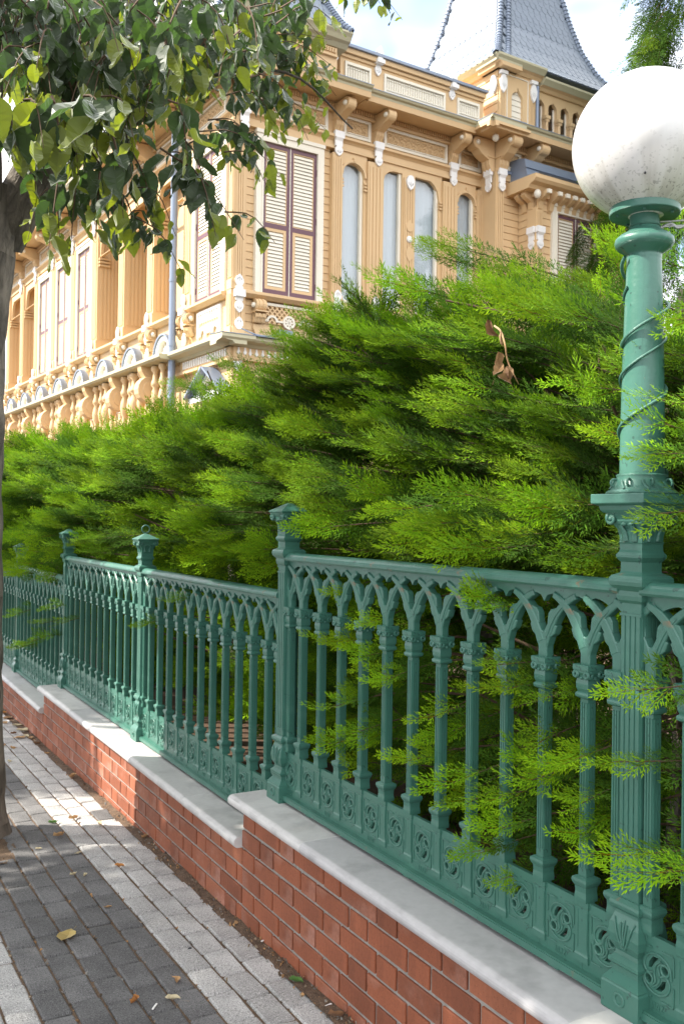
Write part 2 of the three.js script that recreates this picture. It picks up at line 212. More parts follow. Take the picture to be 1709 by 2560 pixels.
// earth in the tree pit and along the wall foot, with grit
{
  const rnd = rng(21), bump = (x0, x1, s0, s1, nx, ns, h, y) => { const g = sheet(x0, x1, s0, s1, y, true, nx, ns), g2 = new THREE.PlaneGeometry(x1 - x0, s1 - s0, nx, ns).rotateX(-Math.PI / 2).translate((x0 + x1) / 2, 0, -(s0 + s1) / 2), p = g2.attributes.position; for (let i = 0; i < p.count; i++) p.setY(i, groundY(-p.getZ(i)) + y + h * (fbm3(p.getX(i) * 14, 3, p.getZ(i) * 14, 4, 4) - .42)); g2.computeVertexNormals(); return boxUV(plain(g2)); };
  structure('tree_pit_earth', bump(PIT[0] - .06, PIT[1] + 0.02, PIT[2] - 0.02, PIT[3] + .05, 14, 24, 0.07, -0.012), M.soil);
  structure('wall_foot_earth', bump(1.485, 1.556, -2, 16, 4, 360, 0.03, -0.002), M.soil);
  const gr = [], cols = [[0.12, 0.09, 0.06], [0.28, 0.22, 0.15], [0.35, 0.2, 0.09], [0.2, 0.19, 0.17]];
  const g0 = new THREE.TetrahedronGeometry(1, 0);
  const inst = new THREE.InstancedMesh(plain(g0), std({ roughness: 1 }), 2600); inst.name = 'grit'; inst.userData.kind = 'stuff'; tag(inst, 'loose crumbs of earth and leaf litter along the wall foot and paving joints', 'grit', null, 'stuff'); inst.castShadow = inst.receiveShadow = true;
  const m = new THREE.Matrix4(), q = new THREE.Quaternion(), c = new THREE.Color();
  for (let i = 0; i < 2600; i++) {
    let x, s; const k = rnd();
    if (k < 0.42) { s = 1.8 + 8.5 * rnd() * rnd() + 0.2; x = 1.548 - 0.075 * Math.pow(rnd(), 1.4); } else if (k < 0.55) { s = PIT[2] + rnd() * (PIT[3] - PIT[2]); x = PIT[0] + rnd() * (PIT[1] - PIT[0]); } else { const r = Math.floor(rnd() * 12) - 9; x = XD + r * PITCHX + (rnd() - .5) * 0.012; s = 2.2 + 5 * rnd(); }
    const sz = 0.0012 + 0.0045 * Math.pow(rnd(), 3); q.setFromEuler(new THREE.Euler(rnd() * 6, rnd() * 6, rnd() * 6));
    m.compose(V3(x, groundY(s) + sz * .2 + (k < 0.55 ? 0.004 : -0.004), -s), q, V3(sz * (1 + 2.5 * rnd()), sz * .5, sz * (1 + rnd()))); inst.setMatrixAt(i, m); const cc = cols[Math.floor(rnd() * 4)], f = .7 + .6 * rnd(); inst.setColorAt(i, c.setRGB(cc[0] * f, cc[1] * f, cc[2] * f));
  }
  scene.add(inst);
}

// ------------------------------------------------------------------ brick wall in steps, marble coping
const STEP = 0.158, LV = [0.482, 0.482 - STEP, 0.482 - 2 * STEP, 0.482 - 3 * STEP], CUT = [-2.4, 3.555, 7.385, 11.215, 15.2];
const XW = 1.545, COURSE = 0.079;
{
  const rnd = rng(31), mk = (l, n, o) => Array.from({ length: n }, (_, i) => boxUV(cbox(0.05, 0.0675, l, 0.0022, 0.0016, rnd), i * 0.23 + o, i * 0.41));
  const GS = mk(0.2195, 4, 0), GH = mk(0.109, 3, 1.1), cut = {};
  const labels = ['nearest stretch of low red brick wall under the lamp post, marble coping', 'second stretch of low brick wall one step down, under the ringed fence post', 'third stretch of low brick wall, two steps down beside scattered leaves', 'farthest stretch of low brick wall at the end of the fence'];
  for (let L = 0; L < 4; L++) {
    const w = thing('brick_wall', labels[L], 'wall', [0, 0, 0], 'steps of the low garden wall'), s0 = CUT[L], s1 = CUT[L + 1], top = LV[L] - 0.045;
    part('mortar_core', boxUV(plain(bb(XW + 0.0075, 1.84, groundY(s1) - 0.3, top, -s1, -s0))), M.mortar, w);
    const rows = Math.ceil((top - groundY(s1) + 0.03) / COURSE);
    for (let r = 0; r < rows; r++) {
      const y = top - 0.006 - COURSE * r - 0.0338, A = 3.44 + ((r + 2 * L) % 2 ? 0.175 : 0) - 0.35 * 40;
      for (let k = 0; k < 80; k++) for (const t of [0, 1]) {
        let a = A + k * 0.35 + (t ? 0.0 : -0.23), l = t ? 0.109 : 0.2195; let b = a + l; if (b < s0 + 0.02 || a > s1 - 0.004) continue;
        if (viewOf(V3(XW, y, -(a + l / 2)))[0] > 2100 || a < 1.2) { if (a < 0.2 && a < s0 + 1) continue; }
        if (groundY(a) - y > 0.05) continue;
        let g = (t ? GH : GS)[Math.floor(rnd() * (t ? 3 : 4))];
        if (b > s1) { const cl = s1 - a; if (cl < 0.02) continue; const key = cl.toFixed(3); g = cut[key] ??= boxUV(cbox(0.05, 0.0675, cl - 0.001, 0.0022), 0.4, 0.2); a = s1 - cl; l = cl; }
        else if (a < s0) { const cl = b - s0; const key = 'q' + cl.toFixed(3); g = cut[key] ??= boxUV(cbox(0.05, 0.0675, cl - 0.002, 0.0022), 0.8, 0.3); a = s0 + .001; l = cl; }
        const h = rnd(); part('brick', g, M.bricks[h < .45 ? 0 : h < .72 ? 1 : h < .88 ? 2 : 3], w, [XW + 0.025 + (rnd() - .5) * 0.0022, y + (rnd() - .5) * 0.001, -(a + l / 2)]);
      }
    }
    // bricks on the short end faces of each step
    if (L < 3) for (let r = 0; r < 2; r++) { const y = top - 0.006 - COURSE * r - 0.0338; let x = XW + 0.052; for (const l of r ? [0.109, 0.12] : [0.2195]) { const g = boxUV(cbox(l, 0.0675, 0.03, 0.0022), r * .3, .7); part('brick', g, M.bricks[r], w, [x + l / 2, y, -s1 + 0.0075 + 0.0]); x += l + .01; } }
    // coping stones with a rounded nose
    const prof = []; const y1 = LV[L], y0 = LV[L] - 0.045, rr = 0.0225; prof.push([1.838, y0], [1.838, y1]); for (let i = 0; i <= 10; i++) { const t = Math.PI / 2 + Math.PI * i / 10; prof.push([1.5305 + rr * 1.05 * Math.cos(t), (y0 + y1) / 2 + rr * Math.sin(t)]); }
    const js = [[-2.4, -0.9, 0.5, 1.62, 2.97, 3.63], [3.557, 4.19, 5.35, 6.42, 7.455], [7.387, 8.5, 9.7, 11.285], [11.217, 12.5, 13.9, 15.2]][L];
    for (let i = 0; i + 1 < js.length; i++) { const d = js[i + 1] - js[i] - 0.0025, endR = i === js.length - 2 && L < 3; let g = new THREE.ExtrudeGeometry(new THREE.Shape(prof.map(p => new THREE.Vector2(...p))), { depth: d - (endR ? .004 : 0), bevelEnabled: true, bevelSize: 0.0015, bevelThickness: 0.0015, bevelSegments: 1, bevelOffset: -0.0015 }); g.translate(0, (rnd() - .5) * 0.002, -js[i + 1] + 0.001 + (endR ? .004 : 0)); g = plain(g); g.computeVertexNormals(); part('coping_stone', boxUV(g, i * 0.43 + L * 0.7, i * 0.31), M.marbles[(i + L + 1) % 3], w); }
  }
}

// ------------------------------------------------------------------ cast-iron fence
const POST = [-0.33, 1.588, 3.47, 5.385, 7.30, 9.215, 11.13, 13.045];
const FX = 1.697;
const font = await new FontLoader().loadAsync('fonts/droid/droid_sans_bold.typeface.json');
const flip = g => g.rotateY(Math.PI / 2);       // drawn (along, up) -> stands in the fence, front towards the street is -x
const FG = {};
{
  // one baluster, foot at y = 0.203 above the coping; along the fence = shape x
  const L = [];
  L.push(sq([[0.0195, 0.203], [0.0200, 0.212], [0.0185, 0.226], [0.0195, 0.239], [0.0235, 0.245], [0.0255, 0.252], [0.0245, 0.259], [0.0165, 0.264]]));
  const sh = []; for (const [a, b] of [[0.0135, 0.264], [0.0128, 0.712]]) sh.push([a, b]); L.push(sq(sh));
  for (const k of [-1, 0, 1]) { L.push(bb(-0.0152, 0.0152, 0.285, 0.695, k * 0.0085 - 0.0022, k * 0.0085 + 0.0022)); L.push(bb(k * 0.0085 - 0.0022, k * 0.0085 + 0.0022, 0.286, 0.694, -0.0151, 0.0151)); }
  L.push(sq([[0.015, 0.705], [0.0215, 0.709], [0.0225, 0.714], [0.0215, 0.719], [0.0175, 0.722], [0.0205, 0.730], [0.0212, 0.742], [0.0195, 0.755], [0.0215, 0.764], [0.0255, 0.77], [0.026, 0.776], [0.027, 0.777], [0.027, 0.789], [0.0245, 0.790]]));
  for (const sx of [-1, 1]) for (const sz of [-1, 1]) { L.push(flip(new THREE.TorusGeometry(0.0068, 0.0042, 6, 12).translate(sz * 0.0185, 0.7655, sx * 0.0245))); L.push(new THREE.TorusGeometry(0.0068, 0.0042, 6, 12).translate(sz * 0.0185, 0.7655, sx * 0.0245)); }
  for (const sx of [-1, 1]) { L.push(new THREE.SphereGeometry(0.0042, 8, 6).translate(sx * 0.0235, 0.757, 0)); L.push(new THREE.SphereGeometry(0.0042, 8, 6).translate(0, 0.757, sx * 0.0235)); L.push(new THREE.SphereGeometry(0.003, 7, 5).translate(sx * 0.019, 0.737, 0.007), new THREE.SphereGeometry(0.003, 7, 5).translate(sx * 0.019, 0.737, -0.007)); }
  // stem and the two arms that cross those of the neighbours
  const stem = extr([[-0.0165, 0.786], [0.0165, 0.786], [0.0165, 0.815], [0.0225, 0.842], [0.012, 0.862], [0, 0.857], [-0.012, 0.862], [-0.0225, 0.842], [-0.0165, 0.815]], 0.021, 0.003); stem.translate(0, 0, -0.0105); L.push(flip(stem));
  for (const d of [-1, 1]) {
    const dep = d > 0 ? 0.024 : 0.0205, pp = [[0.006, 0.828], [0.0175, 0.853], [0.035, 0.883], [0.055, 0.911], [0.079, 0.933], [0.1, 0.947], [0.118, 0.956]];
    const g = ribbon(pp.map(p => [p[0] * d, p[1]]), t => t < .5 ? 0.0290 - 0.012 * t : 0.0225 - 0.012 * (t - .5), dep, 0.0025); g.translate(0, 0, -dep / 2); L.push(flip(g));
    const b1 = extr([[0.010 * d, 0.836], [0.034 * d, 0.846], [0.043 * d, 0.853], [0.052 * d, 0.873], [0.030 * d, 0.884]], 0.0185, 0.002); b1.translate(0, 0, -0.0092); L.push(flip(b1));            // cusps on the arch
    const b2 = extr([[0.016 * d, 0.878], [0.019 * d, 0.905], [0.028 * d, 0.916], [0.047 * d, 0.921], [0.054 * d, 0.902]], 0.0185, 0.002); b2.translate(0, 0, -0.0092); L.push(flip(b2));
    const rb = tube([[-0.0125, 0.835, -0.012 * d], [-0.0128, 0.872, -0.03 * d], [-0.0128, 0.905, -0.052 * d], [-0.0125, 0.93, -0.078 * d]], 0.0026, 10, 5); L.push(rb);
  }
  FG.baluster = boxUV(join(L)); FG.baluster.computeVertexNormals();
  // pierced base tile
  const P = 0.1579, w = P / 2 - 0.001, hole = [circ(-0.0235, 0.138, 0.0085, 12).reverse(), circ(0.0235, 0.104, 0.0085, 12).reverse(), [[-0.004, 0.158], [0.012, 0.157], [0.023, 0.143], [0.0255, 0.128], [0.016, 0.130], [0.009, 0.143]].reverse(), [[0.004, 0.085], [-0.012, 0.086], [-0.023, 0.099], [-0.0255, 0.114], [-0.016, 0.112], [-0.009, 0.1]].reverse()];
  const t = [flip(extr([[-w, 0.03], [w, 0.03], [w, 0.203], [-w, 0.203]], 0.012, 0, hole).translate(0, 0, -0.006))];
  const rel = (pts, r = 0.0032, c = false) => t.push(tube(pts.map(p => [-0.0068, p[1], -p[0]]), r, pts.length * 3, 5, c));
  rel(circ(-0.0235, 0.138, 0.0118, 10), 0.0034, true); rel(circ(0.0235, 0.104, 0.0118, 10), 0.0034, true);
  rel([[-0.0415, 0.122], [-0.037, 0.148], [-0.016, 0.164], [0.01, 0.1655], [0.031, 0.152], [0.037, 0.13], [0.026, 0.118], [0.008, 0.124]]); rel([[0.0415, 0.12], [0.037, 0.094], [0.016, 0.078], [-0.01, 0.0765], [-0.031, 0.09], [-0.037, 0.112], [-0.026, 0.124], [-0.008, 0.118]]);
  rel([[-0.012, 0.155], [0.004, 0.14], [0.008, 0.121], [0.004, 0.103], [0.016, 0.09]]); rel([[0.012, 0.087], [-0.004, 0.102], [-0.008, 0.121], [-0.004, 0.139], [-0.016, 0.152]]);
  for (const [sx, sy] of [[-1, 1], [1, 1], [-1, -1], [1, -1]]) rel([[sx * 0.048, 0.121 + sy * 0.012], [sx * 0.048, 0.121 + sy * 0.055], [sx * 0.049, 0.121 + sy * 0.056], [sx * 0.014, 0.121 + sy * 0.056]], 0.0026);
  FG.tile = boxUV(join(t)); 
  const tx = new TextGeometry('MAZ', { font, size: 0.0145, depth: 0.002, curveSegments: 2 }); tx.computeBoundingBox(); tx.translate(-(tx.boundingBox.max.x) / 2, 0.042, 0); tx.rotateY(-Math.PI / 2); tx.translate(-0.0062, 0, 0); FG.text = plain(tx);
  // pilaster on the base between tiles
  FG.pil = boxUV(join([sq([[0.0115, 0.052, 0.0235], [0.0115, 0.068, 0.0235], [0.010, 0.072, 0.0215], [0.0095, 0.075, 0.0205], [0.0095, 0.186, 0.0205], [0.0115, 0.19, 0.023], [0.0115, 0.2045, 0.023]]), bb(-0.0108, 0.0108, 0.085, 0.178, -0.0185, -0.0125), bb(-0.0108, 0.0108, 0.085, 0.178, 0.0125, 0.0185)]));
}
const baseY = s => { for (let i = 0; i < 4; i++) if (s < CUT[i + 1]) return LV[i]; return LV[3]; };
function fencePanel(i, label) {
  const a = POST[i] + 0.034, b = POST[i + 1] - 0.034, lvl = LV[[0, 0, 1, 1, 2, 2, 3][i]], p = (POST[i + 1] - POST[i]) / 12;
  const g = thing('iron_railing', label, 'railing', [1.689, lvl, -POST[i]], 'cast-iron railings between the posts'), l = b - a, z0 = -(a - POST[i]), z1 = -(b - POST[i]);
  // bottom bar standing on the coping, low feet keep it 12 mm clear
  merged('bottom_bar', [bb(-0.033, 0.012, 0.013, 0.030, z1, z0), bb(-0.03, 0.01, 0.030, 0.034, z1, z0), ...[0.12, 0.5, 0.88].map(t => bb(-0.02, 0.01, 0, 0.0135, z0 - l * t - .02, z0 - l * t + .02))], M.iron, g);
  const rail = []; for (let k = 0; k <= 10; k++) { const t = Math.PI * k / 10; rail.push([0.031 * Math.cos(t), 0.989 + 0.020 * Math.sin(t)]); } rail.push([-0.031, 0.982], [-0.027, 0.976], [0.027, 0.976], [0.031, 0.982]);
  const rg = new THREE.ExtrudeGeometry(new THREE.Shape(rail.map(q => new THREE.Vector2(...q))), { depth: l, bevelEnabled: false }); rg.translate(0, 0, z1); const rgp = plain(rg);
  const top = part('top_rail', boxUV(rgp), M.iron, g);
  // flat band under the rail with pointed cusps between the arches
  const band = [[-z0, 0.978], [-z0, 0.948]]; for (let k = 0; k <= 12; k++) { const c = k * p; for (const [dx, y] of [[-0.045, 0.955], [-0.03, 0.957], [-0.012, 0.952], [0, 0.936], [0.012, 0.952], [0.03, 0.957], [0.045, 0.955]]) { const x = c + dx; if (x > -z0 + .004 && x < -z1 - .004) band.push([x, y]); } const x = c + p / 2; if (k < 12) band.push([x - 0.014, 0.948], [x, 0.940], [x + 0.014, 0.948]); } band.push([-z1, 0.948], [-z1, 0.978]);
  part('rail_band', boxUV(plain(flip(extr(band, 0.016, 0).translate(0, 0, -0.008)))), M.iron, g);
  for (let k = 0; k < 12; k++) { const t = part('base_tile', FG.tile, M.iron, g, [-0.004, 0, -(k + .5) * p]); if (k % 2) part('lettering', FG.text, M.iron, t); }
  for (let k = 1; k < 12; k++) { part('baluster', FG.baluster, M.iron, g, [0, 0, -k * p]); part('pilaster', FG.pil, M.iron, g, [-0.004, 0, -k * p]); }
  for (const z of [z0 - 0.017, z1 + 0.017]) { const o = part('end_baluster', FG.baluster, M.iron, g, [0.001, 0, z]); o.scale.set(0.98, 1, 0.96); }
  return g;
}
['green iron railing nearest the camera, right of the lamp post', 'large near railing left of the lamp post with cypress sprigs poking through', 'iron railing left of the tall near post, second from the lamp', 'iron railing left of the ringed post, third from the lamp', 'far iron railing at the left edge overhung by hedge', 'iron railing beyond the farthest visible post at the left edge', 'last iron railing at the far end of the wall'].forEach((l, i) => fencePanel(i, l));

function postParts(g, lamp) {
  // base block, bulb with leaves, fluted shaft, collar, capital; origin on the coping
  const b = [sq([[0.056, 0, 0.056], [0.0575, 0.004, 0.0575], [0.0575, 0.062, 0.0575], [0.0555, 0.066, 0.0555], [0.0555, 0.07, 0.0555], [0.04, 0.09, 0.04], [0.039, 0.103, 0.039], [0.047, 0.11, 0.047], [0.047, 0.117, 0.047], [0.036, 0.128, 0.036], [0.034, 0.138, 0.034], [0.045, 0.158, 0.045], [0.0475, 0.178, 0.0475], [0.044, 0.203, 0.044], [0.036, 0.226, 0.036], [0.0355, 0.232, 0.0355], [0.0445, 0.241, 0.0445], [0.046, 0.248, 0.046], [0.0445, 0.255, 0.0445], [0.0345, 0.262, 0.0345]])];
  for (const d of [0, 1, 2, 3]) { const r = a => a.rotateY(d * Math.PI / 2);
    b.push(r(new THREE.TorusGeometry(0.014, 0.0042, 6, 16).rotateY(Math.PI / 2).translate(-0.0575, 0.036, 0)));
    for (const k of [-1, 0, 1]) b.push(r(taper([[-0.044, 0.15, k * 0.004], [-0.0485, 0.176, k * 0.017], [-0.046, 0.203, k * 0.026], [-0.041, 0.216, k * 0.031]], 0.0036, 0.0016, 6, 5)));
    for (const k of [-0.5, 0.5]) b.push(r(taper([[-0.047, 0.158, k * 0.004], [-0.0485, 0.182, k * 0.014], [-0.0445, 0.209, k * 0.019]], 0.0034, 0.0018, 5, 5)));
  }
  merged('base', b, M.iron, g);
  const s = [sq([[0.0305, 0.258], [0.0305, 0.98]])]; for (const d of [0, 1, 2, 3]) for (const k of [-1.5, -.5, .5, 1.5]) s.push(bb(-0.0328, -0.029, 0.292 + (Math.abs(k) < 1 ? .004 : 0), 0.93, k * 0.0155 - 0.0052, k * 0.0155 + 0.0052).rotateY(d * Math.PI / 2));
  s.push(sq([[0.0335, 0.288], [0.0335, 0.294]]), sq([[0.0338, 0.925], [0.0338, 0.931]]));
  merged('shaft', s, M.iron, g);
  merged('collar', [sq([[0.031, 0.955], [0.037, 0.962], [0.039, 0.972], [0.0385, 0.984], [0.044, 0.99], [0.0505, 0.997], [0.0525, 1.006], [0.0515, 1.014], [0.047, 1.02], [0.034, 1.026], [0.0325, 1.03], [0.0325, 1.052], [0.036, 1.056], [0.0405, 1.063], [0.0405, 1.069], [0.036, 1.075], [0.0345, 1.08]])], M.iron, g);
  const c = [sq([[0.0345, 1.078], [0.0345, 1.094], [0.0365, 1.098], [0.0345, 1.10], [0.035, 1.112], [0.0385, 1.13], [0.047, 1.143], [0.0495, 1.148], [0.0485, 1.152], [0.056, 1.163], [0.0605, 1.171]])];
  for (const d of [0, 1, 2, 3]) for (const k of [-1, 1]) { c.push(tube(spiral(k * 0.043, 1.1535, 0.0175, 0.003, k * -1.35, k > 0 ? 2.4 : .74, 20).map(p => [-0.0545, p[1], p[0]]), 0.0046, 22, 6).rotateY(d * Math.PI / 2)); c.push(new THREE.SphereGeometry(0.0062, 8, 6).translate(-0.0555, 1.1535, k * 0.043).rotateY(d * Math.PI / 2)); c.push(new THREE.SphereGeometry(0.008, 8, 6).scale(.8, .7, 1.1).translate(-0.0455, 1.141, k * 0.011).rotateY(d * Math.PI / 2)); c.push(taper([[-0.036, 1.102, k * 0.014], [-0.039, 1.12, k * 0.015], [-0.05, 1.14, k * 0.02]], 0.008, 0.0045, 6, 5).rotateY(d * Math.PI / 2)); }
  merged('capital', c, M.iron, g);
  if (!lamp) merged('cap', [sq([[0.0575, 1.17], [0.063, 1.175], [0.063, 1.179], [0.004, 1.212]])], M.iron, g);
}
const postLabel = ['fence post at the near end, beyond the right edge', '', 'tall fence post with capital where the fence steps down', 'fence post topped by a small iron ring', 'fence post at the second step, capital lost in the hedge', 'far fence post at the left edge, half hidden by hedge', 'fence post at the third step far down the street', 'last fence post at the far end'];
POST.forEach((s, i) => {
  if (i === 1) return;
  const g = thing('fence_post', postLabel[i], 'fence post', [FX, baseY(s), -s], 'square cast-iron fence posts'); postParts(g, false);
  if (i === 3) part('finial_ring', boxUV(plain(new THREE.TorusGeometry(0.0225, 0.0038, 8, 24).rotateY(YAW * -0.6).translate(0, 1.236, 0))), M.iron, g);
});
// lamp post with its globe
{
  const s = POST[1], g = thing('lamp_post', 'green cast-iron lamp post with white globe and a wire wound round its column', 'lamp post', [FX + 0.004, LV[0], -s]); postParts(g, true);
  merged('plinth_slab', [sq([[0.062, 1.168], [0.067, 1.174], [0.069, 1.184], [0.0815, 1.189], [0.0825, 1.191], [0.0825, 1.210], [0.0815, 1.2115]])], M.iron, g);
  const f = [lathe([[0, 1.211], [0.0815, 1.211], [0.083, 1.2145], [0.081, 1.218], [0.0735, 1.222], [0.066, 1.231], [0.0605, 1.243], [0.0578, 1.252], [0.0595, 1.2545], [0.0595, 1.2575], [0.0535, 1.26], [0, 1.26]], 40)];
  for (let k = 0; k < 8; k++) { const a = k * Math.PI / 4 + .3; f.push(new THREE.TorusGeometry(0.0085, 0.0033, 6, 12).translate(0.0655, 1.238, 0).rotateY(a), taper([[0.073, 1.222, 0.008], [0.066, 1.231, 0.015], [0.062, 1.242, 0.02]], .004, .0035, 5, 5).rotateY(a)); }
  merged('column_foot', f, M.iron, g);
  part('column', (() => { const q = lathe([[0.0515, 1.255], [0.0508, 1.35], [0.0478, 1.5], [0.0435, 1.66], [0.0395, 1.765], [0.0400, 1.768], [0.0400, 1.776], [0.0392, 1.777], [0.0405, 1.78], [0.05, 1.787], [0.0605, 1.794], [0.0665, 1.801], [0.0685, 1.809], [0.0665, 1.817], [0.0575, 1.825], [0.0455, 1.831], [0.0415, 1.834], [0.0375, 1.838], [0.0345, 1.844], [0.0335, 1.86], [0.0335, 1.884]], 48); const p = q.attributes.position; for (let i = 0; i < p.count; i++) { const x = p.getX(i), y = p.getY(i), z = p.getZ(i), k = 1 + 0.012 * (fbm3(x * 40, y * 14, z * 40, 6, 2) - .5); p.setX(i, x * k); p.setZ(i, z * k); } q.computeVertexNormals(); return boxUV(plain(q)); })(), M.iron, g);
  part('globe_seat', boxUV(plain(lathe([[0.02, 1.878], [0.036, 1.873], [0.079, 1.872], [0.0815, 1.875], [0.0815, 1.905], [0.0795, 1.908], [0.06, 1.908]], 48))), M.iron, g);
  for (const a of [1.2, 2.4, 3.6, 4.9]) part('bolt', plain(new THREE.CylinderGeometry(0.0042, 0.0042, 0.006, 6).translate(0.066 * Math.cos(a), 1.870, 0.066 * Math.sin(a))), M.iron, g);
  const gl = new THREE.SphereGeometry(0.172, 64, 48); gl.rotateY(2.1); part('globe', plain(gl), M.globe, g, [0.004, 2.040, 0]);
  part('globe_screw', plain(new THREE.SphereGeometry(0.003, 8, 6)), M.dark, g, [-0.098, 1.9275, 0.0915]);
  const helix = (y0, y1, turns, a0, r, lift, sd) => { const pts = []; for (let i = 0; i <= 60; i++) { const t = i / 60, y = lerp(y0, y1, t), rc = y < 1.5 ? lerp(0.0512, 0.0478, clamp((y - 1.26) / .24)) : lerp(0.0478, 0.0395, (y - 1.5) / 0.268), a = a0 + turns * 2 * Math.PI * t, out = r + lift * Math.max(0, fbm3(t * 6, sd, 0, 3, 2) - .45) * 2; pts.push([(rc + out) * Math.cos(a), y, (rc + out) * Math.sin(a)]); } return tube(pts, r, 160, 6); };
  part('wound_wire', plain(helix(1.258, 1.772, -2.6, 0.9, 0.0042, 0.012, 2)), M.iron, g); part('wound_wire', plain(helix(1.45, 1.70, -1.25, -1.35, 0.0032, 0.004, 5)), M.iron, g);
  // loop of wire at the neck carrying two stays away to the right
  part('neck_wire', plain(new THREE.TorusGeometry(0.0355, 0.0018, 6, 32).rotateX(Math.PI / 2).translate(0, 1.846, 0)), M.iron, g);
  const W = []; for (const dy of [0, 0.012]) W.push(tube([[0.03, 1.846 + dy, 0.02], [0.3, 1.853 + dy, 0.24], [1.2, 1.84 + dy, 0.95], [1.9, 1.85 + dy, 1.55]], 0.0022, 16, 5)); W.push(tube([[0.03, 1.842, 0.018], [0.05, 1.853, 0.034], [0.062, 1.842, 0.046], [0.08, 1.854, 0.064]], 0.004, 10, 5));
  part('stay_wire', join(W), M.wire, g);
}

// ------------------------------------------------------------------ the mansion behind the hedge
// facade coordinates: t along the face from the street corner, y up, o out of the face
const mansion = thing('mansion', 'ornate apricot timber mansion with white trim, louvred shutters and slate tower roof', 'building', [5.57, 0, -13.47]);
mansion.rotation.y = 3.37 * R;
const FR = { m: new THREE.Matrix4() }, FL = { m: new THREE.Matrix4().set(0, 0, -1, 0, 0, 1, 0, 0, -1, 0, 0, 0, 0, 0, 0, 1), mir: true };
function xf(F, g) { g = plain(g); g.applyMatrix4(F.m); if (F.mir) rev(g); return g; }
function rev(g) { for (const k of ['position', 'normal', 'uv']) { const a = g.attributes[k], n = a.itemSize, r = a.array; for (let i = 0; i < a.count; i += 3) for (let c = 0; c < n; c++) { const x = r[(i + 1) * n + c]; r[(i + 1) * n + c] = r[(i + 2) * n + c]; r[(i + 2) * n + c] = x; } } return g; }
// profile given as (o, y), run along t
function prof(pts, t0, t1, bev = 0) { const g = plain(extr(pts, t1 - t0, bev)); const p = g.attributes.position, n = g.attributes.normal; for (let i = 0; i < p.count; i++) { const x = p.getX(i), z = p.getZ(i); p.setX(i, z + t0); p.setZ(i, x); const a = n.getX(i); n.setX(i, n.getZ(i)); n.setZ(i, a); } return rev(g); }
const B = (F, name, list, mat, parent = mansion) => { const g = join(list.map(x => xf(F, x))); return part(name, boxUV(g), mat, parent); };
const bt = (t0, t1, y0, y1, o0, o1) => bb(t0, t1, y0, y1, o0, o1);

function siding(F, t0, t1, y0, y1, o, pitch = 0.127, parent = mansion) { for (let y = y0; y < y1 - 0.02; y += pitch) { const h = Math.min(pitch - 0.009, y1 - y); B(F, 'siding_board', [prof([[o - 0.03, y], [o + 0.004, y], [o - 0.006, y + h], [o - 0.03, y + h]], t0, t1)], M.ochre, parent); } B(F, 'wall_backing', [bt(t0, t1, y0, y1, o - 0.06, o - 0.012)], M.ochre, parent); }
function pilaster(F, t0, t1, y0, y1, o, name = 'pilaster') { const w = t1 - t0, l = [bt(t0, t1, y0, y1, -0.2, o)]; for (let k = 0; k < 4; k++) { const c = t0 + w * (0.17 + 0.22 * k); l.push(bt(c - w * 0.07, c + w * 0.07, y0 + 0.18, y1 - 0.08, o, o + 0.014)); } l.push(bt(t0 - 0.015, t1 + 0.015, y0, y0 + 0.15, -0.1, o + 0.022)); return B(F, name, l, M.ochre); }
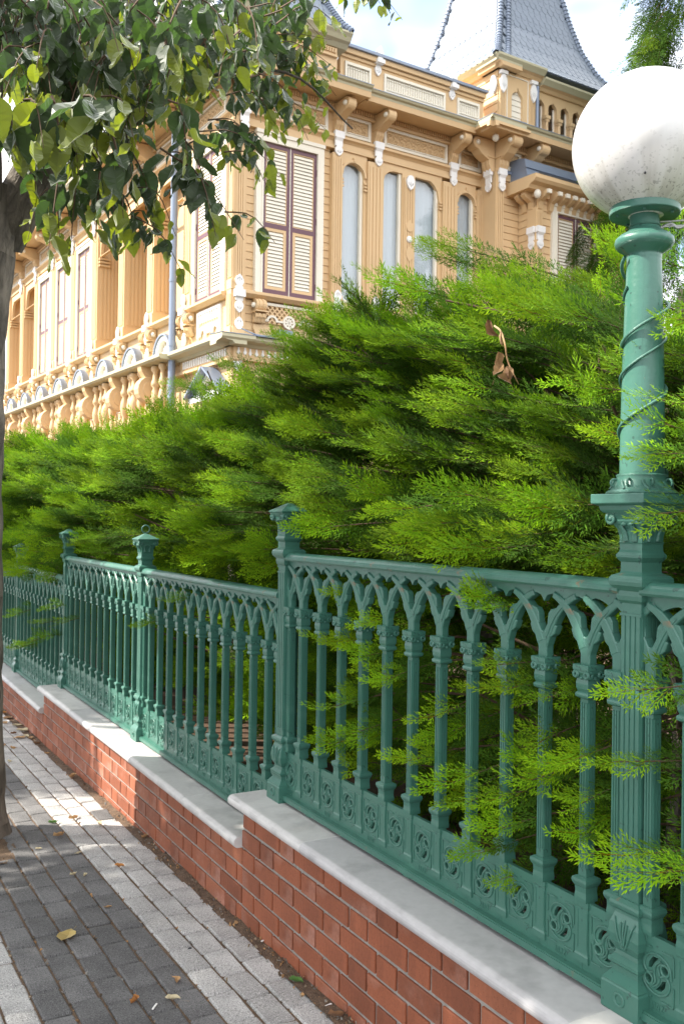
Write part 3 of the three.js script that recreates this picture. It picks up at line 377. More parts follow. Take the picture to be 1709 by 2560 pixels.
function shutters(F, t0, t1, y0, y1, each, o = 0.0) {
  const fw = 0.125;
  B(F, 'window_frame', [bt(t0, t0 + fw, y0, y1, o - 0.05, o + 0.05), bt(t1 - fw, t1, y0, y1, o - 0.05, o + 0.05), bt(t0 + fw, t1 - fw, y1 - 0.15, y1, o - 0.05, o + 0.05), bt(t0 - .012, t1 + .012, y1 - .045, y1 + .012, o - 0.04, o + 0.07), bt(t0 + fw - .03, t0 + fw - .002, y0, y1 - .13, o - .04, o + .064), bt(t1 - fw + .002, t1 - fw + .03, y0, y1 - .13, o - .04, o + .064), bt(t0 + fw, t1 - fw, y1 - 0.158, y1 - .13, o - 0.04, o + 0.064), bt(t0 + fw - .02, t1 - fw + .02, y0, y0 + .012, o - .04, o + .06)], M.cream);
  B(F, 'window_reveal', [bt(t0 + .02, t1 - .02, y0 + .01, y1 - .02, o - 0.16, o - 0.12)], M.cream);
  const a = t0 + fw + .004, b = t1 - fw - .004, mid = (a + b) / 2, top = y1 - 0.165, bot = y0 + 0.015, my = bot + (top - bot) * 0.455;
  for (const [p, q] of [[a, mid - 0.008], [mid + 0.008, b]]) {
    const st = 0.05, f = [bt(p, p + st, bot, top, o - .02, o + .022), bt(q - st, q, bot, top, o - .02, o + .022), bt(p + st, q - st, top - .06, top, o - .02, o + .022), bt(p + st, q - st, my - .035, my + .04, o - .02, o + .022), bt(p + st, q - st, bot, bot + .075, o - .02, o + .022)];
    const s = B(F, 'shutter', f, M.purple), i0 = p + st, i1 = q - st;
    B(F, 'inner_frame', [bt(i0, i0 + .014, my + .04, top - .06, o - .015, o + .016), bt(i1 - .014, i1, my + .04, top - .06, o - .015, o + .016), bt(i0, i1, top - .074, top - .061, o - .015, o + .015), bt(i0, i1, my + .041, my + .055, o - .015, o + .015), bt(i0, i0 + .052, bot + .075, my - .035, o - .015, o + .018), bt(i1 - .052, i1, bot + .075, my - .035, o - .015, o + .018), bt(i0 + .052, i1 - .052, my - .085, my - .036, o - .015, o + .018), bt(i0 + .052, i1 - .052, bot + .076, bot + .125, o - .015, o + .018)], M.ochre, s);
    const sl = []; for (const [j0, j1, z0, z1] of [[i0 + .014, i1 - .014, my + .06, top - .078], [i0 + .052, i1 - .052, bot + .128, my - .088]]) { const n = Math.round((z1 - z0) / 0.0575), d = (z1 - z0) / n; for (let k = 0; k < n; k++) { const y = z0 + d * (k + .5), g = prof([[o - .008, y + .016], [o + .012, y - .036], [o + .018, y - .034], [o - .002, y + .018]].map(v => [v[0], v[1] + .009]), j0, j1); sl.push(g); } }
    if (each) for (const g of sl) B(F, 'slat', [g], M.cream, s); else { const m = B(F, 'slats', sl, M.cream, s); m.userData.kind = 'stuff'; }
    for (const yy of [bot + .22, (bot + top) / 2 + .1, top - .3]) { const tt = p === a ? p - .004 : q + .004; B(F, 'hinge', [bt(tt - .012, tt + .012, yy - .05, yy + .05, o + .01, o + .034)], M.purple, s); }
  }
  B(F, 'centre_strip', [bt(mid - 0.006, mid + 0.006, bot, top, o - .02, o + .03)], M.cream);
}
// white plaque with a pointed leaf-shaped drop
const leafShape = (c, y, w, h, up) => { const d = up ? 1 : -1; return [[0, 0], [.55, .05], [1, .38], [.92, .62], [.55, .84], [0, 1], [-.55, .84], [-.92, .62], [-1, .38], [-.55, .05]].map(p => [c + p[0] * w / 2, y + d * p[1] * h]); };
const leafHoles = (c, y, w, h, up) => { const d = up ? 1 : -1, s = (x, yy) => [c + x * w, y + d * yy * h]; return [[s(-.035, .45), s(.035, .45), s(.03, .8), s(-.03, .8)], [s(-.3, .55), s(-.24, .5), s(-.1, .68), s(-.16, .74)], [s(.3, .55), s(.24, .5), s(.1, .68), s(.16, .74)]]; };
function plaque(F, c, y, o, kind) {   // kind 'drop' hangs under a bracket, 'stand' rises from the sill line
  const l = [], up = kind === 'stand', d = up ? 1 : -1;
  if (up) { l.push(bt(c - .085, c + .085, y - .055, y + .055, o - .02, o + .07), bt(c - .065, c + .065, y - .11, y + .11, o - .02, o + .02)); l.push(extr(leafShape(c, y + .10, .145, .2, true), .03, 0, leafHoles(c, y + .10, .145, .2, true)).translate(0, 0, o - .005), extr(leafShape(c, y - .10, .145, .2, false), .03, 0, leafHoles(c, y - .1, .145, .2, false)).translate(0, 0, o - .005)); }
  else { l.push(bt(c - .092, c + .092, y - .11, y, o - .02, o + .045), prof([[o, y - .11], [o + .045, y - .11], [o + .012, y - .16], [o, y - .16]], c - .07, c + .07), bt(c - .07, c + .07, y - .24, y - .1, o - .02, o + .016)); l.push(extr(leafShape(c, y - .225, .15, .18, false), .03, 0, leafHoles(c, y - .225, .15, .18, false)).translate(0, 0, o - .008)); }
  B(F, 'plaque', l, M.white);
}
function console_(F, c, w, y1, o1, y0, name = 'bracket') {
  const R0 = 0.1, cy = y1 - R0 - .005, cx = o1 - R0, pts = [[0, y1], [cx, y1]]; for (let k = 1; k <= 9; k++) { const a = Math.PI / 2 - k / 9 * Math.PI * 1.05; pts.push([cx + R0 * Math.cos(a), cy + R0 * Math.sin(a)]); }
  pts.push([cx - .10, y0 + (y1 - y0) * .48], [.135, y0 + (y1 - y0) * .34], [.13, y0 + (y1 - y0) * .2], [.10, y0 + .05], [.07, y0], [0, y0]);
  const m = B(F, name, [prof(pts, c - w / 2, c + w / 2, .006), prof(pts.map(p => [p[0] * .96 + .018, p[1] + .004]), c - w * .3, c - w * .12), prof(pts.map(p => [p[0] * .96 + .018, p[1] + .004]), c + w * .12, c + w * .3), bt(c - w * .62, c + w * .62, y0 + (y1 - y0) * .42, y0 + (y1 - y0) * .47, 0, .17)], M.ochre);
  B(F, 'rosette', [new THREE.SphereGeometry(.045, 10, 8).translate(c - w / 2 - .012, cy, cx), new THREE.SphereGeometry(.045, 10, 8).translate(c + w / 2 + .012, cy, cx)], M.cream, m);
}
const frameList = (t0, t1, y0, y1, o, w = .05) => [bt(t0, t1, y1 - w, y1, o - .02, o + .035), bt(t0, t1, y0, y0 + w, o - .02, o + .035), bt(t0, t0 + w, y0 + w, y1 - w, o - .02, o + .035), bt(t1 - w, t1, y0 + w, y1 - w, o - .02, o + .035), bt(t0 + w, t1 - w, y1 - w - .014, y1 - w, o - .02, o + .05), bt(t0 + w, t1 - w, y0 + w, y0 + w + .014, o - .02, o + .05)];
function frieze(F, t0, t1, y0, y1, o, sd) {
  const p = B(F, 'frieze_frame', frameList(t0, t1, y0, y1, o), M.cream); B(F, 'panel', [bt(t0 + .04, t1 - .04, y0 + .04, y1 - .04, o - .03, o + .006)], M.ochre, p);
  const l = [], n = Math.max(2, Math.round((t1 - t0 - .14) / .13)), w = (t1 - t0 - .14) / n, cy = (y0 + y1) / 2, h = (y1 - y0 - .14) / 2;
  for (let k = 0; k < n; k++) { const c = t0 + .07 + w * (k + .5); for (const sy of [-1, 1]) for (const sx of [-1, 1]) { l.push(tube(spiral(c + sx * w * .2, cy + sy * h * .5, .034, .008, sx * sy * 1.15, sy > 0 ? 4 : 2, 12).map(q => [q[0], q[1], o + .01]), .013, 14, 4)); l.push(tube([[c, cy, o + .01], [c + sx * w * .3, cy + sy * h * .22, o + .012], [c + sx * w * .48, cy + sy * h * .9, o + .01], ], .012, 6, 4)); } l.push(bt(c - .02, c + .02, cy - .02, cy + .02, o, o + .018)); }
  const m = B(F, 'fretwork', l, M.ochre, p); m.userData.kind = 'stuff';
}
const CORN = (o, y) => [[o - .9, y - .19], [o - .36, y - .19], [o - .36, y - .165], [o - .12, y - .16], [o - .1, y - .12], [o - .055, y - .1], [o - .02, y - .06], [o, y - .03], [o, y], [o - .9, y + .02]];
function cornice(F, t0, t1, y, o, low = true) {
  B(F, 'cornice', [prof([[o - .9, y - .13], [o - .16, y - .13], [o - .15, y - .172], [o - .085, y - .172], [o - .07, y - .085], [o - .9, y - .085]], t0, t1)], M.ochre);
  B(F, 'gutter', [prof([[o - .8, y - .084], [o - .068, y - .084], [o - .06, y - .05], [o - .02, y - .035], [o, y - .004], [o - .8, y + .004]], t0, t1)], M.gutter);
  B(F, 'flashing', [prof([[o - .8, y + .005], [o + .006, y - .003], [o + .006, y + .006], [o - .8, y + .03]], t0, t1)], M.zinc);
}
function dentils(F, t0, t1, y0, y1, o, pitch = .047) { const l = []; for (let t = t0; t < t1 - .02; t += pitch) l.push(bt(t, t + pitch * .58, y0, y1, o - .03, o + .04)); const m = B(F, 'dentils', l, M.ochre); m.userData.kind = 'stuff'; B(F, 'dentil_course', [bt(t0, t1, y0 - .025, y1 + .02, o - .03, o + .012), bt(t0, t1, y0 - .06, y0 - .028, o - .03, o + .03)], M.ochre); }
function parapet(F, t0, t1, panels, fins) {
  B(F, 'parapet', [bt(t0, t1, 8.6, 9.46, -.25, 0), bt(t0, t1, 9.36, 9.41, -.26, .03), bt(t0, t1, 9.42, 9.5, -.27, .075)], M.ochre); B(F, 'parapet_flashing', [bt(t0 - .02, t1 + .02, 9.502, 9.55, -.3, .12)], M.zinc);
  for (const [a, b] of panels) { const p = B(F, 'parapet_frame', frameList(a, b, 8.97, 9.29, 0, .04), M.cream); B(F, 'parapet_panel', [bt(a + .03, b - .03, 9, 9.26, -.03, .004)], M.cream, p); const l = []; for (let t = a + .075; t < b - .06; t += .0505) l.push(new THREE.CylinderGeometry(.011, .017, .16, 6).translate(t, 9.1, .014), bt(t - .019, t + .019, 9.19, 9.22, 0, .02)); const m = B(F, 'turned_spindles', l, M.cream, p); m.userData.kind = 'stuff'; }
  for (const c of fins) { B(F, 'finial', [extr(leafShape(c, 9.44, .13, .26, true), .07, .008).translate(0, 0, .03), bt(c - .075, c + .075, 9.40, 9.465, 0, .13), extr(leafShape(c, 9.41, .13, .2, false), .03, 0, leafHoles(c, 9.41, .13, .2, false)).translate(0, 0, .005)], M.white); }
}
function archTop(t0, t1, yb, ys, foot = 0) { const c = (t0 + t1) / 2, r = (t1 - t0) / 2, p = [[t0, yb], [t1, yb], [t1, ys]]; for (let k = 1; k < 12; k++) { const a = Math.PI * k / 12; p.push([c + r * Math.cos(a), ys + r * .98 * Math.sin(a)]); } p.push([t0, ys]); return p; }
function archWindow(F, t0, t1, yb, ytop, o, hole) {
  // hole: outline; sash, pane and blind behind it
  B(F, 'sash', [bt(t0 - .02, t0 + .012, yb, ytop, o - .1, o - .045), bt(t1 - .05, t1 + .02, yb, ytop, o - .1, o - .035), bt(t0, t1, yb, yb + .06, o - .1, o - .04)], M.cream);
  B(F, 'pane', [bt(t0 - .015, t1 + .015, yb, ytop + .02, o - .075, o - .071)], M.pane);
  const n = 26, pts = []; for (let k = 0; k <= n; k++) pts.push([t0 - .015 + (t1 - t0 + .03) * k / n, o - .15 + .003 * Math.sin(k * 1.1 + t0 * 9) + .004 * Math.sin(k * .52 + t0 * 4)]); const bk = pts.map(p => [p[0], p[1] - .012]).reverse();
  const g = plain(extr(pts.concat(bk), ytop + .02 - yb)); g.rotateX(-Math.PI / 2); g.scale(1, 1, -1); g.translate(0, yb, 0); B(F, 'curtain', [rev(g)], M.blind);
}

// --- cores
B(FR, 'wall', [bt(0.05, 9.3, 0.2, 4.3, -9, -.03), bt(.3, 1.8, 4.3, 9.3, -3, -.17), bt(1.8, 9.3, 4.3, 8.9, -9, -.24)], M.ochre);
B(FR, 'flat_roof', [bt(.1, 9.2, 8.7, 8.78, -16, -.26)], M.zinc);
// --- right face, first storey
siding(FR, 0.16, 0.37, 5.2, 7.78, -.03); siding(FR, 1.56, 1.74, 5.2, 7.78, -.03); siding(FR, 0.16, 1.75, 4.48, 5.08, -.03);
pilaster(FR, 0, 0.17, 5.2, 7.95, .03, 'corner_post'); pilaster(FR, -.02, .16, 4.46, 5.2, .04, 'corner_post');
shutters(FR, 0.352, 1.585, 5.19, 7.755, true);
B(FR, 'sill', [prof([[-.2, 5.09], [.05, 5.09], [.1, 5.12], [.13, 5.14], [.13, 5.18], [.09, 5.195], [-.2, 5.195]], 0.16, 5.0)], M.ochre);
for (const c of [.43, 1.50]) { console_(FR, c, .17, 5.09, .16, 4.72, 'sill_bracket'); B(FR, 'bracket_drop', [extr([[c - .07, 4.7], [c + .07, 4.7], [c + .085, 4.65], [c + .04, 4.56], [c, 4.49], [c - .04, 4.56], [c - .085, 4.65]], .03, 0).translate(0, 0, -.02)], M.ochre); }
{ // lattice apron with scalloped white frame and wheel
  const w = B(FR, 'apron_frame', [bt(.54, 1.42, 5.02, 5.06, -.02, .03), bt(.53, .56, 4.77, 5.06, -.02, .028), bt(1.40, 1.43, 4.77, 5.06, -.02, .028), ...[.68, 1.28].map(c => ribbon(circ(c, 4.77, .085, 9, 0, Math.PI), .035, .03).translate(0, 0, 0)), bt(.78, .9, 4.77, 4.80, -.01, .028), bt(1.06, 1.18, 4.77, 4.80, -.01, .028), bt(.545, .6, 4.765, 4.80, -.01, .027), bt(1.36, 1.415, 4.765, 4.80, -.01, .027)], M.cream);
  B(FR, 'apron_wheel', [ribbon(circ(.98, 4.79, .09, 20, 0, 6.2), .035, .035).translate(0, 0, 0), ...Array.from({ length: 8 }, (_, k) => extr(leafShape(0, 0, .03, .08, true), .02, 0).rotateZ(k * Math.PI / 4).translate(.98, 4.79, .01))], M.cream, w);
  const l = []; for (let k = -4; k < 12; k++) for (const d of [-1, 1]) { const g = bt(-.012, .012, -.22, .22, 0, d > 0 ? .014 : .011).rotateZ(d * .75); g.translate(.6 + k * .085, 4.9, 0); l.push(g); } const cl = l.filter(g => { g.computeBoundingBox(); const b = g.boundingBox; return b.min.x > .42 && b.max.x < 1.55; }); B(FR, 'lattice', cl, M.ochre, w);
}
plaque(FR, .075, 5.13, .05, 'stand'); B(FR, 'plaque', [extr(leafShape(.075, 4.57, .14, .2, true), .03, 0, leafHoles(.075, 4.57, .14, .2, true)).translate(0, 0, .045), bt(0, .15, 4.06, 4.2, .02, .05), extr(leafShape(.075, 4.08, .13, .16, false), .03, 0).translate(0, 0, .03)], M.white);
for (const c of [1.84, 2.6]) plaque(FR, c, 5.13, .1, 'stand'); plaque(FR, 4.24, 5.13, .1, 'stand');
// pilasters and arched windows
pilaster(FR, 1.74, 1.935, 5.2, 7.7, .07); pilaster(FR, 2.44, 2.76, 5.2, 7.7, .07); pilaster(FR, 4.05, 4.38, 5.2, 7.7, .07); pilaster(FR, 4.84, 5.0, 5.2, 7.7, .07);
const face = (F, t0, t1, y0, y1, holes, o, name = 'window_surround') => B(F, name, [extr([[t0, y0], [t1, y0], [t1, y1], [t0, y1]], .07, 0, holes.map(h => h.slice().reverse())).translate(0, 0, o - .07)], M.ochre);
{
  const h1 = archTop(1.965, 2.385, 5.26, 7.40), h4 = archTop(4.42, 4.81, 5.26, 7.40);
  const h2 = [[2.785, 5.26], [3.185, 5.26], [3.185, 7.66], [3.0, 7.66], [2.9, 7.63], [2.82, 7.55], [2.785, 7.42]], h3 = [[3.465, 5.26], [3.99, 5.26], [3.99, 7.36], [3.96, 7.5], [3.89, 7.6], [3.8, 7.655], [3.465, 7.66]];
  face(FR, 1.93, 2.445, 5.2, 7.78, [h1], .02); face(FR, 2.755, 4.055, 5.2, 7.78, [h2, h3], .02); face(FR, 4.375, 4.845, 5.2, 7.78, [h4], .02);
  for (const [a, b] of [[1.965, 2.385], [2.785, 3.185], [3.465, 3.99], [4.42, 4.81]]) { archWindow(FR, a, b, 5.26, 7.68, .02); }
  for (const [a, b] of [[1.965, 2.385], [4.42, 4.81]]) { const c = (a + b) / 2, r = (b - a) / 2; B(FR, 'arch_moulding', [ribbon(circ(c, 7.4, r + .025, 14, 0, Math.PI), .04, .03).translate(0, 0, .02), bt(c - .016, c + .016, 7.63, 7.7, .02, .06)], M.ochre); for (const e of [a - .02, b + .02]) B(FR, 'arch_impost', [0, 1, 2].map(k => bt(e - .03 + k * .004, e + .03 - k * .004, 7.18 + k * .055, 7.21 + k * .055, .02, .055)), M.ochre); }
  B(FR, 'arch_impost', [0, 1, 2].map(k => bt(3.98, 4.04, 7.18 + k * .055, 7.21 + k * .055, .02, .055)), M.ochre);
  pilaster(FR, 3.21, 3.44, 5.2, 7.6, .045, 'mullion'); B(FR, 'plaque', [extr(leafShape(3.325, 7.64, .17, .26, false), .04, 0, leafHoles(3.325, 7.64, .17, .26, false)).translate(0, 0, .05), new THREE.SphereGeometry(.06, 12, 8).scale(1, 1, .5).translate(3.325, 6.53, .06)], M.white);
  B(FR, 'carved_motif', [extr(leafShape(3.325, 6.66, .15, .2, true), .012, 0).translate(0, 0, .058), extr(leafShape(3.325, 6.4, .15, .26, false), .012, 0).translate(0, 0, .058)], M.ochre);
}
B(FR, 'lintel', [bt(.16, 5.0, 7.775, 7.83, -.1, .05), bt(.16, 5.0, 7.83, 7.9, -.1, .03), prof([[-.1, 7.9], [.03, 7.9], [.06, 7.93], [.1, 7.95], [.1, 7.99], [-.1, 7.99]], 0, 5.0)], M.ochre);
B(FR, 'frieze_wall', [bt(0, 5.0, 7.985, 8.48, -.2, .0)], M.ochre);
frieze(FR, 0.42, 1.66, 8.04, 8.39, 0, 1); frieze(FR, 1.97, 2.51, 8.04, 8.39, 0, 2); frieze(FR, 2.785, 4.165, 8.04, 8.385, 0, 3); frieze(FR, 4.425, 4.95, 8.04, 8.39, 0, 4);
for (const c of [.12, 1.84, 2.64, 4.27]) { console_(FR, c, .14, 8.5, .5, 8.06); plaque(FR, c - .0, 8.05, .08, 'drop'); }
dentils(FR, .2, 4.95, 8.435, 8.505, .05);
cornice(FR, -.66, 2.12, 8.66, .68); cornice(FR, 2.121, 4.4, 8.645, .61);
parapet(FR, 1.9, 5.02, [[1.98, 2.50], [2.775, 4.105], [4.385, 4.9]], [1.78, 2.645, 4.26]);
// ledge and lower frieze
B(FR, 'ledge', [prof([[-.1, 4.30], [.1, 4.30], [.14, 4.34], [.3, 4.36], [.33, 4.39], [.33, 4.44], [-.1, 4.47]], -.33, .24), prof([[-.1, 4.30], [.08, 4.30], [.12, 4.34], [.25, 4.36], [.28, 4.39], [.28, 4.44], [-.1, 4.47]], .24, 9)], M.gutter);
B(FR, 'ledge_flashing', [prof([[-.1, 4.472], [.34, 4.443], [.34, 4.452], [-.1, 4.48]], -.34, 9)], M.zinc);
B(FR, 'lower_frieze', [bt(-.02, .22, 4.14, 4.302, -.1, .09), bt(.22, 9, 4.14, 4.302, -.1, .05), bt(-.04, 9, 4.10, 4.14, -.1, .08)], M.ochre);
{ const l = []; for (let t = .06; t < 3; t += .11) l.push(extr([[t - .012, 4.29], [t + .012, 4.29], [t + .014, 4.25], [t + .03, 4.21], [t, 4.175], [t - .03, 4.21], [t - .014, 4.25]], .02, 0).translate(0, 0, t < .22 ? .085 : .045)); const m = B(FR, 'white_drops', l, M.white); m.userData.kind = 'stuff'; }
B(FR, 'sub_band', [bt(-.02, 9, 3.86, 3.92, -.1, .04)], M.ochre);
B(FR, 'window_hood', [prof([[0, 3.66], [.2, 3.66], [.2, 3.7], [0, 3.74]], .55, 1.4)], M.gutter);
B(FR, 'cable', [tube([[.05, 4.56, .2], [.25, 4.47, .3], [.55, 4.49, .28], [.72, 4.58, .2]], .012, 14, 5), bt(.7, .95, 4.54, 4.62, .12, .22)], M.zinc);
// downpipe in the inner corner
B(FR, 'downpipe', [tube([[5.02, 8.45, .3], [5.03, 8.3, .22], [5.05, 8.18, .12], [5.06, 8.05, .1], [5.06, 7.5, .1], [5.06, 5.5, .1], [5.06, 3.2, .1]], .055, 40, 10), new THREE.CylinderGeometry(.064, .064, .05, 12).translate(5.06, 7.3, .1), new THREE.CylinderGeometry(.064, .064, .05, 12).translate(5.06, 6.2, .1)], M.zinc);

// --- block that steps forward, under the tower
const O1 = .4;
B(FR, 'tower_wall', [bt(4.97, 9.3, 4.3, 8.6, -3, O1 - .03), bt(5.22, 5.32, 8.55, 10.1, -3.3, .1), bt(8.45, 8.55, 8.55, 10.1, -3.3, .1), bt(5.32, 8.45, 8.55, 10.1, -3.3, -3.2), bt(5.32, 6.09, 8.6, 10.0, -.2, .1), bt(5.32, 8.45, 9.95, 10.08, -3.2, .05)], M.ochre);
siding(FR, 5.16, 5.62, 5.0, 7.95, O1); siding(FR, 5.3, 9, 4.4, 5.0, O1);
pilaster(FR, 4.95, 5.15, 4.4, 8.0, O1 + .04, 'corner_post'); frieze(FR, 5.2, 5.56, 8.03, 8.39, O1, 7); B(FR, 'flashing', [bt(5.15, 5.7, 7.95, 8.0, O1 - .02, O1 + .07)], M.zinc);
B(FR, 'lintel', [bt(5.1, 9, 7.83, 7.95, O1 - .1, O1 + .04)], M.ochre);
{ // bracket pair on the corner post, one on each face
  const SF = { m: new THREE.Matrix4().makeTranslation(0, 0, O1) }; console_(SF, 5.07, .2, 8.5, .5, 7.95); console_(SF, 5.75, .18, 8.5, .5, 8.0); plaque(SF, 5.07, 8.0, .07, 'drop');
  const SL = { m: new THREE.Matrix4().set(0, 0, -1, 4.95, 0, 1, 0, 0, -1, 0, 0, O1, 0, 0, 0, 1), mir: true }; console_(SL, .1, .2, 8.5, .5, 7.95); plaque(SL, .1, 8.0, .05, 'drop');
  B(FR, 'rosette', [new THREE.SphereGeometry(.06, 12, 8).scale(1, 1.2, 1).translate(4.72, 8.42, O1 + .28)], M.cream);
  dentils(SF, 5.1, 9, 8.435, 8.505, .05);
  B(SF, 'frieze_wall', [bt(4.96, 9, 7.95, 8.48, -.2, -.002)], M.ochre);
}
cornice({ m: new THREE.Matrix4().makeTranslation(0, 0, O1) }, 4.36, 9.6, 8.645, .61);
cornice({ m: new THREE.Matrix4().set(0, 0, -1, 4.97, 0, 1, 0, 0, -1, 0, 0, O1 + .6, 0, 0, 0, 1), mir: true }, .004, .39, 8.644, .61);
// bay with shuttered window further right
{
  const O2 = .85, SB = { m: new THREE.Matrix4().makeTranslation(0, 0, O2) };
  B(SB, 'bay_wall', [bt(5.56, 8.5, 3.4, 7.5, -.6, -.03)], M.ochre); siding(SB, 5.7, 5.92, 4.6, 7.5, 0); siding(SB, 7.12, 7.8, 4.6, 7.5, 0); siding(SB, 5.92, 7.12, 7.42, 7.5, 0);
  const SR = { m: new THREE.Matrix4().set(0, 0, -1, 5.56, 0, 1, 0, 0, -1, 0, 0, O2, 0, 0, 0, 1), mir: true }; siding(SR, .05, .44, 4.6, 7.5, .02);
  pilaster(SB, 5.52, 5.69, 4.6, 7.3, .03, 'corner_post'); shutters(SB, 5.905, 7.13, 4.95, 7.43, true);
  B(SB, 'bay_cornice', [prof([[-.45, 7.56], [.12, 7.56], [.16, 7.62], [.26, 7.65], [.3, 7.7], [.3, 7.77], [-.45, 7.79]], 5.24, 8.6), bt(5.48, 8.5, 7.48, 7.56, -.4, .06)], M.ochre);
  B(SB, 'bay_roof', [prof([[-.45, 7.79], [.3, 7.775], [.32, 7.79], [.02, 7.83], [-.05, 8.14], [-.2, 8.18], [-.45, 8.2]], 5.3, 8.6), bt(5.3, 8.6, 7.97, 7.982, -.2, .012)], M.zinc);
  for (let k = 0; k < 9; k++) { const c = 5.6 + k * .19 + (k > 0 ? .08 : 0); B(SB, 'modillion', [prof([[0, 7.56], [.24, 7.56], [.26, 7.5], [.2, 7.45], [.08, 7.4], [.05, 7.28], [0, 7.24]], c - .05, c + .05)], M.ochre); B(SB, 'modillion_block', [bt(c - .045, c + .045, 7.49, 7.56, .2, .29)], M.cream); }
  for (const y of [0, .16]) B(SR, 'modillion', [prof([[0, 7.56], [.24, 7.56], [.26, 7.5], [.2, 7.45], [.08, 7.4], [.05, 7.28], [0, 7.24]], .05 + y, .15 + y)], M.ochre);
  B(SB, 'rosette', [new THREE.SphereGeometry(.065, 12, 8).scale(1, 1.3, 1).translate(5.44, 7.48, .14)], M.cream); plaque(SB, 5.6, 6.95, .05, 'drop'); plaque(SR, .08, 6.95, .04, 'drop');
}
// --- tower
{
  const O = .2, ST = { m: new THREE.Matrix4().makeTranslation(0, 0, O) };
  pilaster(ST, 5.2, 5.34, 8.6, 9.95, .03, 'corner_post'); pilaster(ST, 5.94, 6.1, 8.6, 9.95, .03, 'corner_post');
  const niche = archTop(5.5, 5.78, 8.62, 9.5); niche[7] = [5.64, 9.72]; face(ST, 5.34, 5.94, 8.6, 9.98, [niche], .03, 'niche_surround');
  B(ST, 'niche_back', [bt(5.48, 5.8, 8.6, 9.75, -.06, -.035)], M.cream); for (let y = 8.66; y < 9.7; y += .105) B(ST, 'siding_board', [prof([[-.04, y], [-.018, y], [-.03, y + .098], [-.04, y + .098]], 5.49, 5.79)], M.cream);
  B(ST, 'niche_frame', [bt(5.37, 5.385, 8.6, 9.9, .03, .045), bt(5.89, 5.905, 8.6, 9.9, .03, .045), bt(5.385, 5.89, 9.885, 9.9, .03, .045)], M.cream);
  for (const c of [5.27, 6.02]) B(ST, 'plaque', [extr(leafShape(c, 9.86, .15, .34, false), .04, 0, leafHoles(c, 9.86, .15, .34, false)).translate(0, 0, .04), bt(c - .08, c + .08, 9.86, 9.92, .02, .1)], M.white);
  const hs = []; for (let k = 0; k < 6; k++) { const a = 6.16 + k * .325; const h = archTop(a, a + .225, 8.62, 9.55); h[7] = [a + .1125, 9.69]; hs.push(h); }
  face(ST, 6.1, 8.15, 8.6, 9.82, hs, -.02, 'arcade');
  for (let k = 0; k < 6; k++) { const a = 6.16 + k * .325; B(ST, 'pane', [bt(a - .02, a + .22, 8.6, 9.7, -.12, -.115)], M.pane); B(ST, 'sash', [bt(a + .19, a + .23, 8.6, 9.6, -.11, -.09)], M.cream); if (k < 5) B(ST, 'colonnette', [new THREE.CylinderGeometry(.032, .036, .72, 10).translate(a + .2625, 8.98, .0), bt(a + .2, a + .325, 9.33, 9.39, -.06, .05), bt(a + .215, a + .31, 9.28, 9.33, -.05, .035)], M.ochre); }
  B(ST, 'downpipe', [new THREE.CylinderGeometry(.035, .035, 1.3, 8).translate(6.12, 9.2, .06)], M.zinc);
  pilaster(ST, 8.15, 8.55, 8.6, 9.95, .03, 'corner_post');
  // eaves: higher over the niche, lower over the arcade
  B(ST, 'eaves', [prof([[-.4, 9.95], [.06, 9.95], [.1, 10.0], [.16, 10.02], [-.4, 10.02]], 5.05, 6.2), prof([[-.4, 9.82], [.02, 9.82], [.06, 9.87], [.12, 9.89], [-.4, 9.89]], 6.2, 8.8)], M.ochre);
  B(ST, 'eaves_gutter', [prof([[-.4, 10.021], [.165, 10.021], [.2, 10.06], [.24, 10.1], [.24, 10.14], [-.4, 10.16]], 5.0, 6.2), prof([[-.4, 9.891], [.125, 9.891], [.16, 9.93], [.2, 9.97], [.2, 10.01], [-.4, 10.03]], 6.2, 8.8)], M.gutter);
  const SL = { m: new THREE.Matrix4().set(0, 0, -1, 5.2, 0, 1, 0, 0, -1, 0, 0, O, 0, 0, 0, 1), mir: true };
  B(SL, 'eaves', [prof([[-.4, 9.95], [.06, 9.95], [.1, 10.0], [.16, 10.02], [-.4, 10.02]], -.2, 3.5)], M.ochre); B(SL, 'eaves_gutter', [prof([[-.4, 10.022], [.165, 10.022], [.2, 10.06], [.24, 10.1], [.24, 10.139], [-.4, 10.159]], -.2, 3.5)], M.gutter);
  siding(SL, .0, 3.4, 8.7, 9.95, .02, .16); B(SL, 'plaque', [extr(leafShape(.08, 9.86, .15, .34, false), .04, 0).translate(0, 0, .03)], M.white);
}
